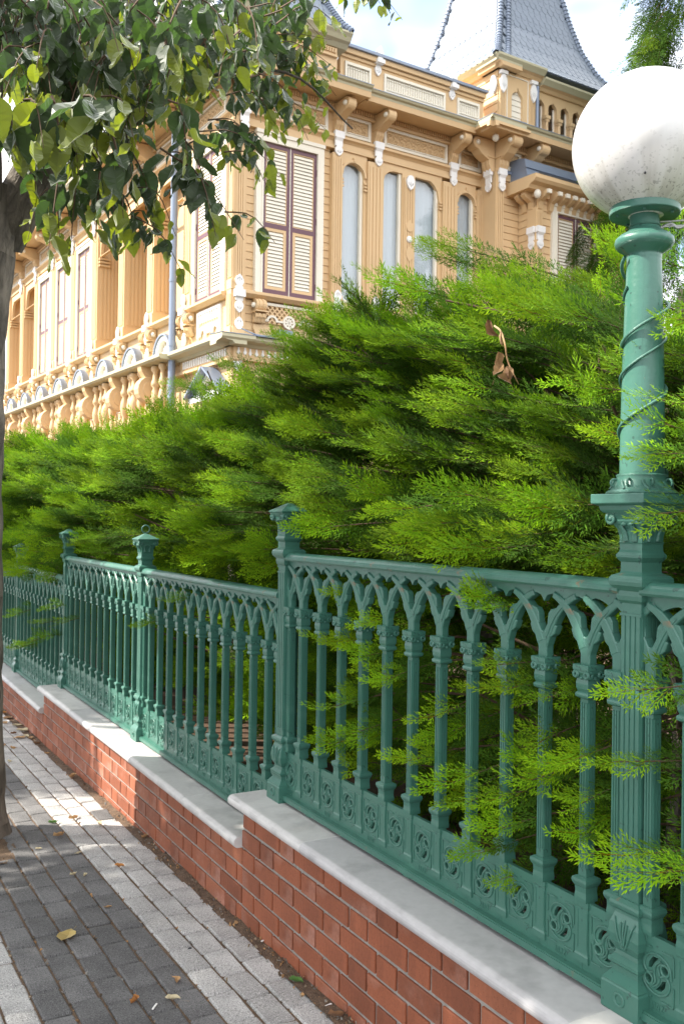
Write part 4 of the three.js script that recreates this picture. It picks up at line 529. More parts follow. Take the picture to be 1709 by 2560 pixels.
// concave slate roofs with fish-scale shingles; hw(y) is the half width
const shingleGeo = (() => { const g = extr([[-.078, .11], [-.078, .0], [-.06, -.055], [-.03, -.082], [0, -.09], [.03, -.082], [.06, -.055], [.078, 0], [.078, .11]], .014, .003); return boxUV(plain(g)); })();
function slateRoof(tc, oc, prof_, faces, each, name) {
  const hw = y => { for (let i = 0; i + 1 < prof_.length; i++) if (y <= prof_[i + 1][0]) { const k = (y - prof_[i][0]) / (prof_[i + 1][0] - prof_[i][0]); return lerp(prof_[i][1], prof_[i + 1][1], k); } return prof_[prof_.length - 1][1]; };
  const y0 = prof_[0][0], yT = prof_[prof_.length - 1][0], rings = []; for (let k = 0; k <= 40; k++) { const y = lerp(y0, yT, k / 40); rings.push([hw(y) - .02, y]); }
  const core = part(name, boxUV(sq(rings).translate(tc, 0, oc)), M.slate, mansion); let cnt = 0; const rest = [];
  const rowH = .125; for (const [fx, fz, lim] of faces) for (let y = y0 + .06, r = 0; y < Math.min(yT - .1, lim); r++) {
    const h = hw(y), dy = .05, sl = Math.atan2(hw(y - dy) - hw(y + dy), 2 * dy), n = Math.floor((2 * h - .1) / .162), w = .162;
    for (let k = 0; k < n; k++) { const x = (k - (n - 1) / 2) * w + (r % 2 ? w / 2 : 0) ; if (Math.abs(x) > h - .06) continue; const o = new THREE.Object3D(); const dir = Math.atan2(fx, fz); o.rotation.order = 'YXZ'; o.rotation.set(-sl * 1 - .03, dir, 0); const p = V3(x, y, h + .0).applyAxisAngle(V3(0, 1, 0), dir); o.position.set(tc + p.x, y, oc + p.z);
      if (each && cnt < 300) { const m = part('shingle', shingleGeo, M.slate, core); m.position.copy(o.position); m.rotation.copy(o.rotation); cnt++; } else { o.updateMatrix(); const g = shingleGeo.clone(); g.applyMatrix4(o.matrix); rest.push(g); } }
    y += rowH * Math.cos(sl);
  }
  if (rest.length) { const m = part('shingles_beyond', join(rest), M.slate, core); m.userData.kind = 'stuff'; }
  for (const [sx, sz] of [[-1, 1], [1, 1], [-1, -1], [1, -1]]) { const pts = []; for (let k = 0; k <= 40; k++) { const y = lerp(y0 + .01, yT, k / 40), h = hw(y); pts.push(V3(tc + sx * h, y, oc + sz * h)); } const l = [tube(pts, .06, 80, 8)]; for (let k = 0; k < 40; k++) { const a = pts[k], b = pts[k + 1]; for (const u of [.2, .7]) l.push(new THREE.TorusGeometry(.062, .014, 5, 10).lookAt(b.clone().sub(a)).translate(...a.clone().lerp(b, u).toArray())); } part('hip_cap', boxUV(join(l)), M.zinc, core); }
  if (each) { const pts = []; for (let k = 0; k <= 40; k++) { const y = lerp(y0 + .01, yT, k / 40), h = hw(y); pts.push(V3(tc - h + .2 * h / hw(y0) + .08, y, oc + h + .01)); } const l = [tube(pts, .05, 80, 8)]; for (let k = 0; k < 40; k++) for (const u of [.2, .7]) l.push(new THREE.TorusGeometry(.052, .013, 5, 10).lookAt(pts[k + 1].clone().sub(pts[k])).translate(...pts[k].clone().lerp(pts[k + 1], u).toArray())); part('hip_cap', boxUV(join(l)), M.zinc, core); }
  return core;
}
slateRoof(6.78, -1.42, [[10.1, 1.82], [10.35, 1.56], [10.7, 1.32], [11.2, 1.1], [11.8, .93], [12.6, .76], [13.6, .58], [15.2, .34], [16.4, .2]], [[0, 1, 12.5], [-1, 0, 13]], true, 'tower_roof');
slateRoof(.83, -.5, [[9.5, .99], [9.68, .84], [10.0, .68], [10.6, .5], [11.5, .34], [12.6, .15]], [[0, 1, 11.5], [-1, 0, 11]], false, 'corner_roof');
B(FR, 'corner_tower_wall', [bt(-.08, 1.68, 8.6, 9.3, -1.4, .25)], M.ochre); dentils(FR, .0, 1.66, 9.2, 9.27, .27); B(FR, 'corner_eaves', [prof([[-1.4, 9.3], [.3, 9.3], [.36, 9.36], [.42, 9.38], [.46, 9.44], [.5, 9.48], [.5, 9.51], [-1.4, 9.53]], -.16, 1.83)], M.gutter);

// --- left face, lit by the sun
const TB = [0.1, 1.69, 3.4, 4.97, 6.65, 8.2, 9.82, 11.4, 12.86, 14.4, 16];
B(FL, 'lower_wall', [bt(.06, 16.5, .2, 4.2, -.5, -.03)], M.ochre);
B(FL, 'loggia_floor', [bt(.1, 16.5, 4.2, 4.44, -3, -.02)], M.ochre); B(FL, 'loggia_back', [bt(1.8, 6.7, 4.44, 8, -2.2, -2.1), bt(11.3, 16.5, 4.44, 8, -2.2, -2.1), bt(6.66, 11.35, 4.44, 8, -2.1, -.16), bt(.18, 1.7, 4.44, 8, -2.1, -.16)], M.ochre); B(FL, 'loggia_ceiling', [bt(.1, 16.5, 7.86, 8.7, -3, -.02)], M.ochre);
for (let y = 4.6; y < 7.8; y += .15) B(FL, 'siding_board', [prof([[-2.11, y], [-2.07, y], [-2.085, y + .142], [-2.11, y + .142]], 1.8, 6.7)], M.ochre);
B(FL, 'loggia_door', [bt(4.9, 5.0, 4.44, 7.5, -2.07, -2.0), bt(5.6, 5.7, 4.44, 7.5, -2.07, -2.0), bt(4.9, 5.7, 7.5, 7.6, -2.07, -2.0)], M.cream);
shutters(FL, .225, 1.5, 5.19, 7.755, true);
siding(FL, .1, .24, 5.2, 7.8, -.03); pilaster(FL, -.02, .12, 5.2, 7.95, .03, 'corner_post'); pilaster(FL, -.02, .14, 4.46, 5.2, .045, 'corner_post');
for (const i of [4, 5, 6]) shutters(FL, TB[i] + .22, TB[i + 1] - .2, 5.19, 7.72, false);
for (let i = 1; i < TB.length; i++) { const c = TB[i], deep = [1, 2, 3, 4, 7, 8, 9].includes(i); B(FL, 'column', [bt(c - .17, c + .17, 5.2, 7.9, deep ? -.75 : -.2, .05), ...[-.1, -.033, .033, .1].map(d => bt(c + d - .02, c + d + .02, 5.45, 7.7, .05, .066)), ...(deep ? [-.68, -.6, -.52, -.44, -.36, -.28, -.2, -.12, -.04].map(d => bt(c - .186, c - .17, 5.45, 7.5, d - .025, d + .025)) : []), bt(c - .2, c + .2, 5.2, 5.4, deep ? -.78 : -.15, .08)], M.ochre); plaque(FL, c, 5.13, .1, 'stand'); console_(FL, c, .18, 8.5, .5, 8.06); plaque(FL, c, 8.04, .08, 'drop');
  B(FL, 'plaque', [extr(leafShape(c, 4.56, .14, .22, true), .03, 0).translate(0, 0, .07)], M.white); console_(FL, c - .16, .15, 5.09, .17, 4.7, 'sill_bracket'); console_(FL, c + .18, .15, 5.09, .17, 4.7, 'sill_bracket'); }
for (const i of [1, 2, 3, 7, 8, 9]) { const a = TB[i] + .17, b = TB[i + 1] - .17, h = archTop(a + .06, b - .06, 7.2, 7.3).map(p => [p[0], Math.min(p[1], 7.66)]); face(FL, a, b, 7.19, 7.88, [h], .0, 'loggia_arch'); for (const e of [a + .03, b - .03]) B(FL, 'arch_impost', [0, 1, 2].map(k => bt(e - .045, e + .045, 6.98 + k * .07, 7.02 + k * .07, -.2, .03)), M.ochre); }
for (let i = 0; i + 1 < TB.length; i++) { const a = TB[i] + .2, b = TB[i + 1] - .2; frieze(FL, a, b, 8.04, 8.39, 0, 20 + i);
  if (i) { const c = (a + b) / 2 + .05, f = B(FL, 'fan_arch', [ribbon(circ(c, 4.5, .33, 16, 0, Math.PI), .075, .13).translate(0, 0, -.02)], M.white); B(FL, 'fan_hood', [ribbon(circ(c, 4.5, .39, 16, 0, Math.PI), .03, .17).translate(0, 0, -.03)], M.zinc, f); B(FL, 'fan', Array.from({ length: 9 }, (_, k) => extr(leafShape(0, .05, .06, .22, true), .03, 0).rotateZ((k - 4) * .36).translate(c, 4.5, 0)), M.white, f); } }
B(FL, 'apron', [bt(.1, 16.5, 4.44, 5.1, -.2, -.01)], M.ochre);
{ const l = [bt(.42, 1.28, 5.0, 5.05, -.02, .03), bt(.40, .45, 4.62, 5.05, -.02, .03), bt(1.25, 1.3, 4.62, 5.05, -.02, .03), ...[.6, 1.08].map(c => ribbon(circ(c, 4.64, .12, 10, 0, Math.PI), .06, .03)), bt(.74, .95, 4.66, 4.8, -.01, .028)]; for (let k = 0; k < 9; k++) l.push(bt(.5 + k * .085, .53 + k * .085, 4.86, 5.0, -.01, .02)); B(FL, 'apron_frame', l, M.white); }
B(FL, 'sill', [prof([[-.2, 5.09], [.05, 5.09], [.1, 5.12], [.13, 5.14], [.13, 5.18], [.09, 5.195], [-.2, 5.195]], 0.16, 16.5)], M.ochre);
B(FL, 'lintel', [bt(.1, 16.5, 7.83, 7.9, -.1, .03), prof([[-.1, 7.9], [.03, 7.9], [.06, 7.93], [.1, 7.95], [.1, 7.99], [-.1, 7.99]], 0, 16.5)], M.ochre);
B(FL, 'frieze_wall', [bt(.005, 16.5, 7.985, 8.48, -.2, .0)], M.ochre);
B(FL, 'frieze_wall', [bt(.005, 16.5, 8.45, 8.75, -.3, .0)], M.ochre);
dentils(FL, .1, 16.4, 8.435, 8.505, .05, .06); cornice(FL, -.672, 16.5, 8.655, .675); parapet(FL, 1.9, 16.5, TB.slice(1, -1).map((t, i) => [t + .25, TB[i + 2] - .25]), TB.slice(1));
B(FL, 'ledge', [prof([[-.1, 4.30], [.1, 4.30], [.14, 4.34], [.28, 4.36], [.31, 4.39], [.31, 4.44], [-.1, 4.47]], -.30, 1.86), prof([[-.1, 4.30], [.1, 4.30], [.14, 4.33], [.42, 4.34], [.46, 4.37], [.46, 4.42], [-.1, 4.45]], 1.865, 16.5)], M.gutter);
B(FL, 'lower_frieze', [bt(-.05, 1.9, 4.12, 4.302, -.1, .06), bt(-.06, 16.5, 4.08, 4.12, -.1, .09)], M.ochre);
{ const l = []; for (let t = .1; t < 1.75; t += .09) l.push(bt(t - .02, t + .02, 4.16, 4.28, .05, .08)); const m = B(FL, 'white_drops', l, M.white); m.userData.kind = 'stuff'; }
{ const p = B(FL, 'pediment', [extr([[-.05, 3.6], [1.25, 3.6], [.6, 4.02]], .12, 0, [[[.2, 3.68], [.6, 3.94], [1.0, 3.68]]]).translate(0, 0, 0), bt(-.05, 1.25, 3.52, 3.6, 0, .18)], M.white); B(FL, 'pediment_roof', [prof([[0, 0], [.26, 0], [.26, .03], [0, .03]], 0, .82).rotateZ(.575).translate(-.1, 3.58, 0), prof([[0, 0], [.26, 0], [.26, .03], [0, .03]], 0, .82).rotateZ(-.575).translate(.6, 4.03, 0)], M.zinc, p); }
// corbels and turned posts carrying the balcony
for (let i = 1; i < TB.length - 1; i++) { const c = TB[i + 1] - .48;
  B(FL, 'scroll_corbel', [prof(circ(.23, 3.93, .24, 18), c - .1, c + .1, .01), prof(circ(.23, 3.93, .15, 18), c - .12, c + .12, .006), prof([[-.1, 4.34], [.42, 4.34], [.4, 4.26], [.3, 4.1], [.0, 4.0], [-.1, 3.4]], c - .09, c + .09), prof(circ(.1, 3.52, .13, 14), c - .09, c + .09)], M.ochre);
  for (const [d, w] of [[-.34, .055], [.34, .055], [.68, .075], [-.68, .05]]) B(FL, 'turned_post', [lathe([[w, 4.32], [w * 1.35, 4.3], [w * 1.35, 4.24], [w * .7, 4.2], [w * .8, 4.1], [w * 1.3, 4.02], [w * 1.3, 3.97], [w * .6, 3.93], [w * 1.1, 3.85], [w * 1.45, 3.74], [w * 1.1, 3.62], [w * .6, 3.55], [w, 3.45], [w, 3.1]], 12).translate(c + d, 0, .24)], M.ochre);
  B(FL, 'white_panel', [bt(c + .42, c + .6, 3.72, 4.1, -.03, .06), bt(c - .6, c - .42, 3.72, 4.1, -.03, .06)], M.white); }
B(FL, 'downpipe', [new THREE.CylinderGeometry(.062, .062, 6, 12).translate(1.93, 5.4, .2), ...[4.6, 5.7, 6.6].map(y => new THREE.CylinderGeometry(.07, .07, .05, 12).translate(1.93, y, .2))], M.zinc);

// ------------------------------------------------------------------ cypress hedge
function triGeo(P, C) { const g = new THREE.BufferGeometry(); g.setAttribute('position', new THREE.BufferAttribute(new Float32Array(P), 3)); g.setAttribute('color', new THREE.BufferAttribute(new Float32Array(C), 3)); g.computeVertexNormals(); return g; }
// one flat feathery spray: axis along +x, side shoots in the xz plane, each carrying scale-leaved twiglets
function spray(seed, L = 0.2, dense = 1) {
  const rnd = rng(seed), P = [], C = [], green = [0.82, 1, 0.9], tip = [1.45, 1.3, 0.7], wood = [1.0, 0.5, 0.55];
  const blade = (a, d, n, l, w, c0, c1) => { const m = a.clone().addScaledVector(d, l * .45), e = a.clone().addScaledVector(d, l), s = new THREE.Vector3().crossVectors(d, n).normalize().multiplyScalar(w / 2), m1 = m.clone().add(s), m2 = m.clone().sub(s); for (const [p, c] of [[a, c0], [m1, c0], [e, c1], [a, c0], [e, c1], [m2, c0]]) { P.push(p.x, p.y, p.z); C.push(...c); } };
  const up = V3(0, 1, 0), axis = t => V3(L * t, -0.12 * L * t * t + 0.02 * L * Math.sin(t * 5 + seed), 0.03 * L * Math.sin(t * 4 + seed * 2)), n = Math.round(12 * dense);
  for (let i = 0; i < 6; i++) { const a = axis(i / 6), b = axis((i + 1) / 6), d = b.clone().sub(a), l = d.length(); blade(a, d.normalize(), up, l * 1.3, 0.0036 * (1 - i / 8), wood, i > 3 ? green : wood); }
  for (let i = 0; i < n; i++) {
    const t = 0.06 + 0.92 * i / n, sd = i % 2 ? 1 : -1, o = axis(t), an = lerp(0.72, 0.36, t) * (0.85 + .3 * rnd()), el = (rnd() - .42) * 0.6, l = L * 0.42 * Math.min(1, 0.45 + t * 2.2) * Math.pow(1 - t * .86, 0.8) * (0.75 + .5 * rnd());
    const d = V3(Math.cos(an) * Math.cos(el), Math.sin(el), sd * Math.sin(an) * Math.cos(el)).normalize(), nn = V3(0, 1, 0).addScaledVector(d, -d.y).normalize(), m = Math.max(3, Math.round(l / 0.0145));
    blade(o, d, nn, l, 0.0046, green, green);
    for (let k = 0; k < m; k++) { const q = (k + .6) / m, b = o.clone().addScaledVector(d, l * q * .94); const bn = lerp(0.7, 0.32, q), s2 = k % 2 ? 1 : -1, side = new THREE.Vector3().crossVectors(d, nn); const dd = d.clone().multiplyScalar(Math.cos(bn)).addScaledVector(side, s2 * Math.sin(bn)).addScaledVector(nn, (rnd() - .4) * .55).normalize(); const tl = (0.033 - 0.012 * q) * (.75 + .5 * rnd()); blade(b, dd, V3(rnd() - .5, 1, rnd() - .5).normalize(), tl, 0.0058, green, q > .5 || t > .7 ? tip : green); }
    blade(o.clone().addScaledVector(d, l * .9), d, nn, 0.028, 0.0055, green, tip);
  }
  return triGeo(P, C);
}
const SPR = [spray(1), spray(2), spray(3, 0.2, 0.8), spray(4, 0.2, 1.1)];
M.cypress = new THREE.MeshPhysicalMaterial({ color: lin(0.138, 0.242, 0.006), vertexColors: true, roughness: 1, transmission: 0.16, specularIntensity: 0.25, thickness: 0, side: THREE.DoubleSide });
function Plumes() { return { list: [], wood: [] }; }
// a branch with sprays set along it, densest towards its tip
function plume(B, tipP, dir, len, rnd, o = {}) {
  const n = o.n ?? 26, size = o.size ?? 1, d = dir.clone().normalize(), up0 = V3(0, 1, 0).addScaledVector(d, -d.y).normalize(), roll = Math.PI / 2 * (o.flat ?? .62) + (rnd() - .5) * (o.roll ?? 1.2), side0 = new THREE.Vector3().crossVectors(d, up0).normalize();
  const side = side0.clone().multiplyScalar(Math.cos(roll)).addScaledVector(up0, Math.sin(roll)), nor = up0.clone().multiplyScalar(Math.cos(roll)).addScaledVector(side0, -Math.sin(roll)), droop = o.droop ?? 0.08;
  const pt = t => tipP.clone().addScaledVector(d, -len * (1 - t)).addScaledVector(V3(0, -1, 0), droop * len * (t * t - 1));
  const tone = o.tone ?? (0.72 + 0.55 * rnd()), warm = rnd();
  for (let i = 0; i < n; i++) {
    const t = 0.12 + 0.88 * Math.pow((i + rnd()) / n, 0.8), s = i % 2 ? 1 : -1, last = i >= n - 2, an = last ? (rnd() - .5) * .3 : lerp(0.75, 0.3, t) * (0.6 + .7 * rnd()), el = (rnd() - .45) * 0.6;
    const f = d.clone().multiplyScalar(Math.cos(an)).addScaledVector(side, s * Math.sin(an)).addScaledVector(nor, el * .7).normalize(), yv = nor.clone().addScaledVector(side, (rnd() - .5) * .7).addScaledVector(f, -nor.dot(f)).normalize(), zv = new THREE.Vector3().crossVectors(f, yv).normalize(); yv.crossVectors(zv, f);
    const sc = size * (0.62 + 0.6 * rnd()) * (last ? .9 : lerp(1.15, 0.8, t)), m = new THREE.Matrix4().makeBasis(f.multiplyScalar(sc), yv.multiplyScalar(sc), zv.multiplyScalar(sc)); m.setPosition(pt(t));
    const k = tone * (0.82 + .36 * rnd()), brightTip = i >= n * .62; B.list.push([m, brightTip ? [k * (1.05 + .25 * warm), k * 1.12, k] : [k * .42, k * .5, k * 1.7], Math.floor(rnd() * 4)]);  // tips brightened, inner sprays darkened: new growth plus painted sun and shade
  }
  if (o.wood !== false) B.wood.push(taper([pt(-0.25), pt(0.2), pt(0.6), pt(1)], 0.0052 * (.6 + len), 0.0012, 8, 5));
}
function plant(g, Bl, woodMat = M.twig) {
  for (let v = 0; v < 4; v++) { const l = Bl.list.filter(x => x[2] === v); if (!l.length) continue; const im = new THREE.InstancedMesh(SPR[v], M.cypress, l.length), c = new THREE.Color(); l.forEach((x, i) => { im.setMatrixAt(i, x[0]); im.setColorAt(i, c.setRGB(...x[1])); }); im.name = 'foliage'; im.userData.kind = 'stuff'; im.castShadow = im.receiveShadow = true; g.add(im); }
  if (Bl.wood.length) part('branches', join(Bl.wood), woodMat, g).userData.kind = 'stuff';
}
const HS = [-0.5, 0.95, 2.15, 3.35, 4.55, 5.9, 7.4, 9.1, 11.0, 13.0];
const hedgeLabel = ['cypress shrub at the near end of the hedge, right of the picture', 'cypress shrub directly behind the lamp post', 'cypress shrub left of the lamp post, highest feathery top against the mansion', 'cypress shrub behind the middle of the near fence panel, dry leaves caught in it', 'cypress shrub behind the tall near fence post', 'dark cypress shrub between the tall post and the ringed post', 'cypress shrub behind the ringed fence post with some browned twigs', 'cypress shrub in the far hedge, left of the ringed post', 'far cypress shrub above the left fence panels', 'farthest cypress shrub at the left edge behind the tree trunk'];
const TOPS = [[-1, 2.2], [1, 2.1], [2.4, 2.12], [2.9, 2.3], [3.3, 2.54], [3.8, 2.56], [4.3, 2.52], [4.9, 2.24], [5.7, 2.22], [7, 2.28], [8.6, 2.32], [10.8, 2.42], [14, 2.4]];
const topY = s => { for (let i = 0; i + 1 < TOPS.length; i++) if (s <= TOPS[i + 1][0]) return lerp(TOPS[i][1], TOPS[i + 1][1], clamp((s - TOPS[i][0]) / (TOPS[i + 1][0] - TOPS[i][0]))) + .05 * Math.sin(s * 5.3); return 2.5; };
const frontX = (s, y) => 1.82 + 0.26 * (fbm3(s * 1.6, y * 2.4, 1, 5, 3) - .5) * 2 + (y < 1.45 ? 0.30 : 0) + 0.35 * Math.pow(clamp((y - 1.9) / 0.9), 2) - (y > 1.5 && y < 2.1 ? .05 : 0) + (y < 1.85 ? .22 * Math.exp(-Math.pow((s - 5.35) / .55, 2)) : 0);
{
  const rnd = rng(77), Bs = HS.map(() => Plumes()), near = s => { let b = 0; HS.forEach((h, i) => { if (Math.abs(h - s) < Math.abs(HS[b] - s)) b = i; }); return b; };
  const put = (p, d, l, o) => plume(Bs[near(-p.z)], p, d, l, rnd, o);
  // front, denser where the camera is near
  for (let s = -0.9; s < 14; ) {
    const f = s < 4.5 ? 1 : s < 8 ? 0.62 : 0.38, strip = 0.1;
    const nLo = Math.round(s > 3.2 && s < 8 ? 12 : 7.5 * f);
    for (let k = 0; k < Math.round(3 * f); k++) { const y = 1.5 + rnd() * (topY(s) - 1.5), ss = s + strip * rnd(); put(V3(frontX(ss, y) + .34 + .25 * rnd(), y, -ss), V3(-1, (rnd() - .4) * .6, (rnd() - .5)), .4, { size: 1.0, n: 14 }); }
    for (let k = 0; k < nLo; k++) { const y = 0.34 + 1.13 * rnd(), ss = s + strip * rnd(), x = frontX(ss, y) + 0.05 + 0.5 * rnd(); put(V3(x, y, -ss), V3(-1, (rnd() - .45) * .6, (rnd() - .5) * 1.2), 0.35 + .3 * rnd(), { size: s < 4.5 ? 0.75 : 1.05, n: 15 }); }
    // crown of the hedge and the depth behind it
    for (let k = 0; k < Math.round(6 * f); k++) { const ss = s + strip * rnd(), x = 2.05 + 1.1 * rnd(); put(V3(x, topY(ss) + (rnd() - .55) * .22, -ss), V3(-.55 + (rnd() - .5) * .8, .42 + .5 * rnd(), (rnd() - .5) * 1.2), 0.35 + .25 * rnd(), { size: s < 4.5 ? .85 : 1.15, n: 16 }); }
    for (let k = 0; k < Math.round(6 * f); k++) { const ss = s + strip * rnd(); put(V3(2.5 + .9 * rnd(), 0.45 + 1.9 * rnd(), -ss), V3(rnd() - .3, .3, rnd() - .5), .5, { size: 1.7, n: 10, wood: false }); }
    s += strip;
  }
  // tufts in tiers: boughs reach out one above another, each a bundle of shoots, with gaps below
  for (let c = 0, s = -0.8; s < 14; c++) {
    const f = s < 4.6 ? 0 : s < 8 ? 1 : 2, dz0 = [.27, .36, .46][f], dy0 = [.19, .23, .28][f];
    for (let y = 1.56 + (c % 2) * dy0 * .5; y < topY(s) + .02; y += dy0 * (.8 + .4 * rnd())) {
      if ((s > 4.8 && s < 6.2 && y < 1.64) || (s > 3.1 && s < 3.85 && y < 1.72)) continue; if (rnd() < .08) continue;
      const s0 = s + (rnd() - .5) * dz0 * .8, y0 = y + (rnd() - .5) * .06, x0 = frontX(s0, y0) - .06 + 0.2 * Math.pow(rnd(), 1.6), dy = 0.12 + 0.38 * clamp(y0 - 1.5) + (rnd() - .5) * .24, dz = (rnd() - .5) * .8 - .22, m = [8, 6, 5][f], tn = .75 + .45 * rnd();
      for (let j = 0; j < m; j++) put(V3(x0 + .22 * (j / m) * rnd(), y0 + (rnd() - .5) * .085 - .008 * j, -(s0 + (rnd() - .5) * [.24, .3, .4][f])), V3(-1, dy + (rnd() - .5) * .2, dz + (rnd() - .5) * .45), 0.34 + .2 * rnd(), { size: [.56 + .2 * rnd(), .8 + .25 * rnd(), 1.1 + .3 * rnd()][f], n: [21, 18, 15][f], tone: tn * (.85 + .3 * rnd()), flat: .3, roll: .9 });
    }
    s += dz0;
  }
  // long leading shoots that break the outline
  for (const [u, v, X, l] of [[1100, 610, 2.25, .75], [955, 702, 2.2, .8], [1090, 640, 2.3, .6], [700, 846, 2.2, .7], [715, 905, 2.1, .6], [565, 912, 2.25, .5], [845, 770, 2.2, .6], [1340, 700, 2.5, .5], [1265, 690, 2.5, .45], [1480, 710, 2.6, .5], [1545, 620, 2.5, .5], [1690, 480, 2.3, .5], [1290, 740, 2.15, .55], [1350, 760, 2.1, .55], [1400, 760, 2.2, .5], [1240, 730, 2.1, .55], [1180, 720, 2.1, .6], [1450, 790, 2.1, .5], [1320, 780, 2.0, .55], [1410, 780, 1.98, .5], [455, 965, 2.3, .5], [1000, 715, 2.1, .7], [880, 850, 1.95, .7], [760, 1070, 1.8, .6], [775, 1190, 1.75, .6], [925, 1230, 1.72, .6], [1160, 1235, 1.7, .6]]) { const p = onX(u, v, X); put(p, V3(-1, .32, -.25 + (rnd() - .5) * .3), l, { size: .8, n: 30, roll: .5 }); }
  for (const [u, v, X] of [[1345, 720, 2.5], [1390, 740, 2.5], [1290, 710, 2.5], [1500, 720, 2.45], [1540, 640, 2.4], [1560, 680, 2.3], [1210, 690, 2.45], [620, 940, 2.4], [500, 965, 2.4], [1650, 520, 2.3], [1700, 500, 2.2]]) put(onX(u, v, X), V3(-.1 + (rnd() - .5) * .4, 1, (rnd() - .5) * .5), .35, { size: .7, n: 16 });
  // sprigs that reach out between the balusters
  const poke = [[805, 1610, 1.62, .45], [822, 1770, 1.6, .4], [815, 1860, 1.62, .4], [905, 1640, 1.66, .35], [960, 1700, 1.66, .3], [1010, 1905, 1.62, .35], [1068, 1800, 1.62, .45], [1110, 1965, 1.58, .5], [1165, 2010, 1.58, .5], [1192, 2135, 1.6, .4], [1260, 1722, 1.62, .3], [1245, 1662, 1.64, .3], [1330, 1950, 1.6, .45], [1365, 1745, 1.64, .3], [1325, 1865, 1.62, .4], [1410, 1910, 1.62, .4], [1200, 1492, 1.64, .25], [1235, 1520, 1.66, .25], [1450, 2010, 1.64, .3], [1440, 2090, 1.64, .3], [880, 1835, 1.62, .4], [1240, 2075, 1.62, .35], [930, 1560, 1.66, .4], [860, 1480, 1.7, .35], [100, 1560, 1.55, .5], [110, 1590, 1.55, .5], [130, 1520, 1.58, .4], [60, 1610, 1.52, .5], [30, 1540, 1.52, .4], [45, 1620, 1.52, .4], [150, 1560, 1.55, .4], [365, 1560, 1.62, .3], [440, 1500, 1.63, .3]];
  for (const [u, v, X, l] of poke) { const p = onX(u, v, X); put(p, V3(-.9, .12 + (rnd() - .5) * .4, (rnd() - .5) * .7 - .25), l, { size: .55, n: 14, flat: .4, droop: .2, tone: .95 + .4 * rnd(), roll: .9 }); if (u > 700) for (let j = 0; j < 1; j++) put(p.clone().add(V3(.06 + .06 * rnd(), (rnd() - .6) * .13, (rnd() - .5) * .16)), V3(-.8, (rnd() - .55) * .5, (rnd() - .5) * .9 - .2), l * (.6 + .3 * rnd()), { size: .6, n: 16, tone: .85 + .4 * rnd() }); }
  // shoots that hang over the rail and lean in front of the lamp column from the right
  for (const [u, v, X, l] of [[1435, 965, 1.66, .55], [1515, 1080, 1.68, .45], [1560, 910, 1.7, .4], [1640, 880, 1.72, .4], [1640, 1135, 1.64, .35], [1640, 1285, 1.58, .35], [1650, 1000, 1.62, .4], [1660, 1060, 1.62, .4], [1690, 800, 1.7, .4], [1655, 760, 1.75, .35], [1590, 1726, 1.56, .4], [1535, 1905, 1.58, .4], [1550, 2140, 1.56, .4], [1650, 2180, 1.52, .4]]) put(onX(u, v, X), V3(-.85, .12 + (rnd() - .5) * .3, -.35 + (rnd() - .5) * .4), l, { size: .6, n: 15, flat: .5, tone: 1.0 + .35 * rnd(), roll: .8, droop: .05 });
  for (let k = 0; k < 26; k++) { let s = 1.75 + 6 * rnd(); if (s > 4.7 && s < 6.4) s = 2 + rnd() * 2.4; const y = baseY(s) + 1.04 + .14 * rnd(); put(V3(1.64 + .1 * rnd(), y, -s), V3(-1, -.1 + .2 * rnd(), (rnd() - .5) * .9 - .2), .4 + .2 * rnd(), { size: .75, n: 20 }); }
  for (let k = 0; k < 30; k++) { const s = 7.2 + 3.6 * rnd(), y = baseY(s) + .95 + .4 * rnd(); put(V3(1.52 + .2 * rnd(), y, -s), V3(-1, .1 * rnd(), (rnd() - .5) * .9 - .2), .45, { size: .95, n: 18 }); }
  HS.forEach((s, i) => {
    const g = thing('cypress_shrub', hedgeLabel[i], 'shrub', [0, 0, 0], 'cypress shrubs of the clipped hedge'), x = 2.58 + .1 * Math.sin(i * 2.1), z = -s;
    const tr = [taper([[x, .25, z], [x + .02, .9, z + .02], [x - .03, 1.7, z - .03], [x, 2.4, z]], .075, .02, 14, 9, .2, i)]; part('trunk', boxUV(plain(tr[0])), M.bark, g);
    const r2 = rng(500 + i); for (let k = 0; k < 16; k++) { const y = .45 + 1.9 * k / 16, a = r2() * 6.28, l = .5 + .35 * r2(); Bs[i].wood.push(taper([[x, y, z], [x + Math.cos(a) * l * .5, y + .1, z + Math.sin(a) * l * .5], [x + Math.cos(a) * l, y + .22 + .1 * r2(), z + Math.sin(a) * l]], .013, .004, 7, 5)); }
    plant(g, Bs[i]);
  });
}

// ------------------------------------------------------------------ broad-leaved street tree
function leafGeo(L, W, fold, curl, seed) {
  const rnd = rng(seed), n = 8, P = [], C = [], st = (t) => { const w = W / 2 * Math.pow(Math.sin(Math.PI * Math.pow(t, .66)), 1.0) * (t > .85 ? 1 - (t - .85) * 2.5 : 1), ser = t > .1 && t < .97 ? 1 : 1; return Math.max(w * ser, .0006); };
  const pt = (t, e) => { const w = st(t) * e, y = -L * t, z = curl * L * t * t + Math.abs(w) * fold + .006 * Math.sin(t * 9 + seed) * e; return [w, y * (1 - .1 * curl * t), z]; };
  const tri = (a, b, c) => { P.push(...a, ...b, ...c); for (let k = 0; k < 9; k++) C.push(1); };
  for (let i = 0; i < n; i++) { const a = i / n, b = (i + 1) / n; for (const e of [-1, 1]) { const m0 = pt(a, 0), m1 = pt(b, 0), o0 = pt(a, e), o1 = pt(b, e), s = pt((a + b) / 2, e * 1.06); tri(m0, o0, m1); tri(o0, o1, m1); tri(o0, s, o1); } }
  P.push(0, 0, 0, .0012, .028, .004, -.0012, .028, .004); for (let k = 0; k < 9; k++) C.push(1);
  return triGeo(P, C);
}
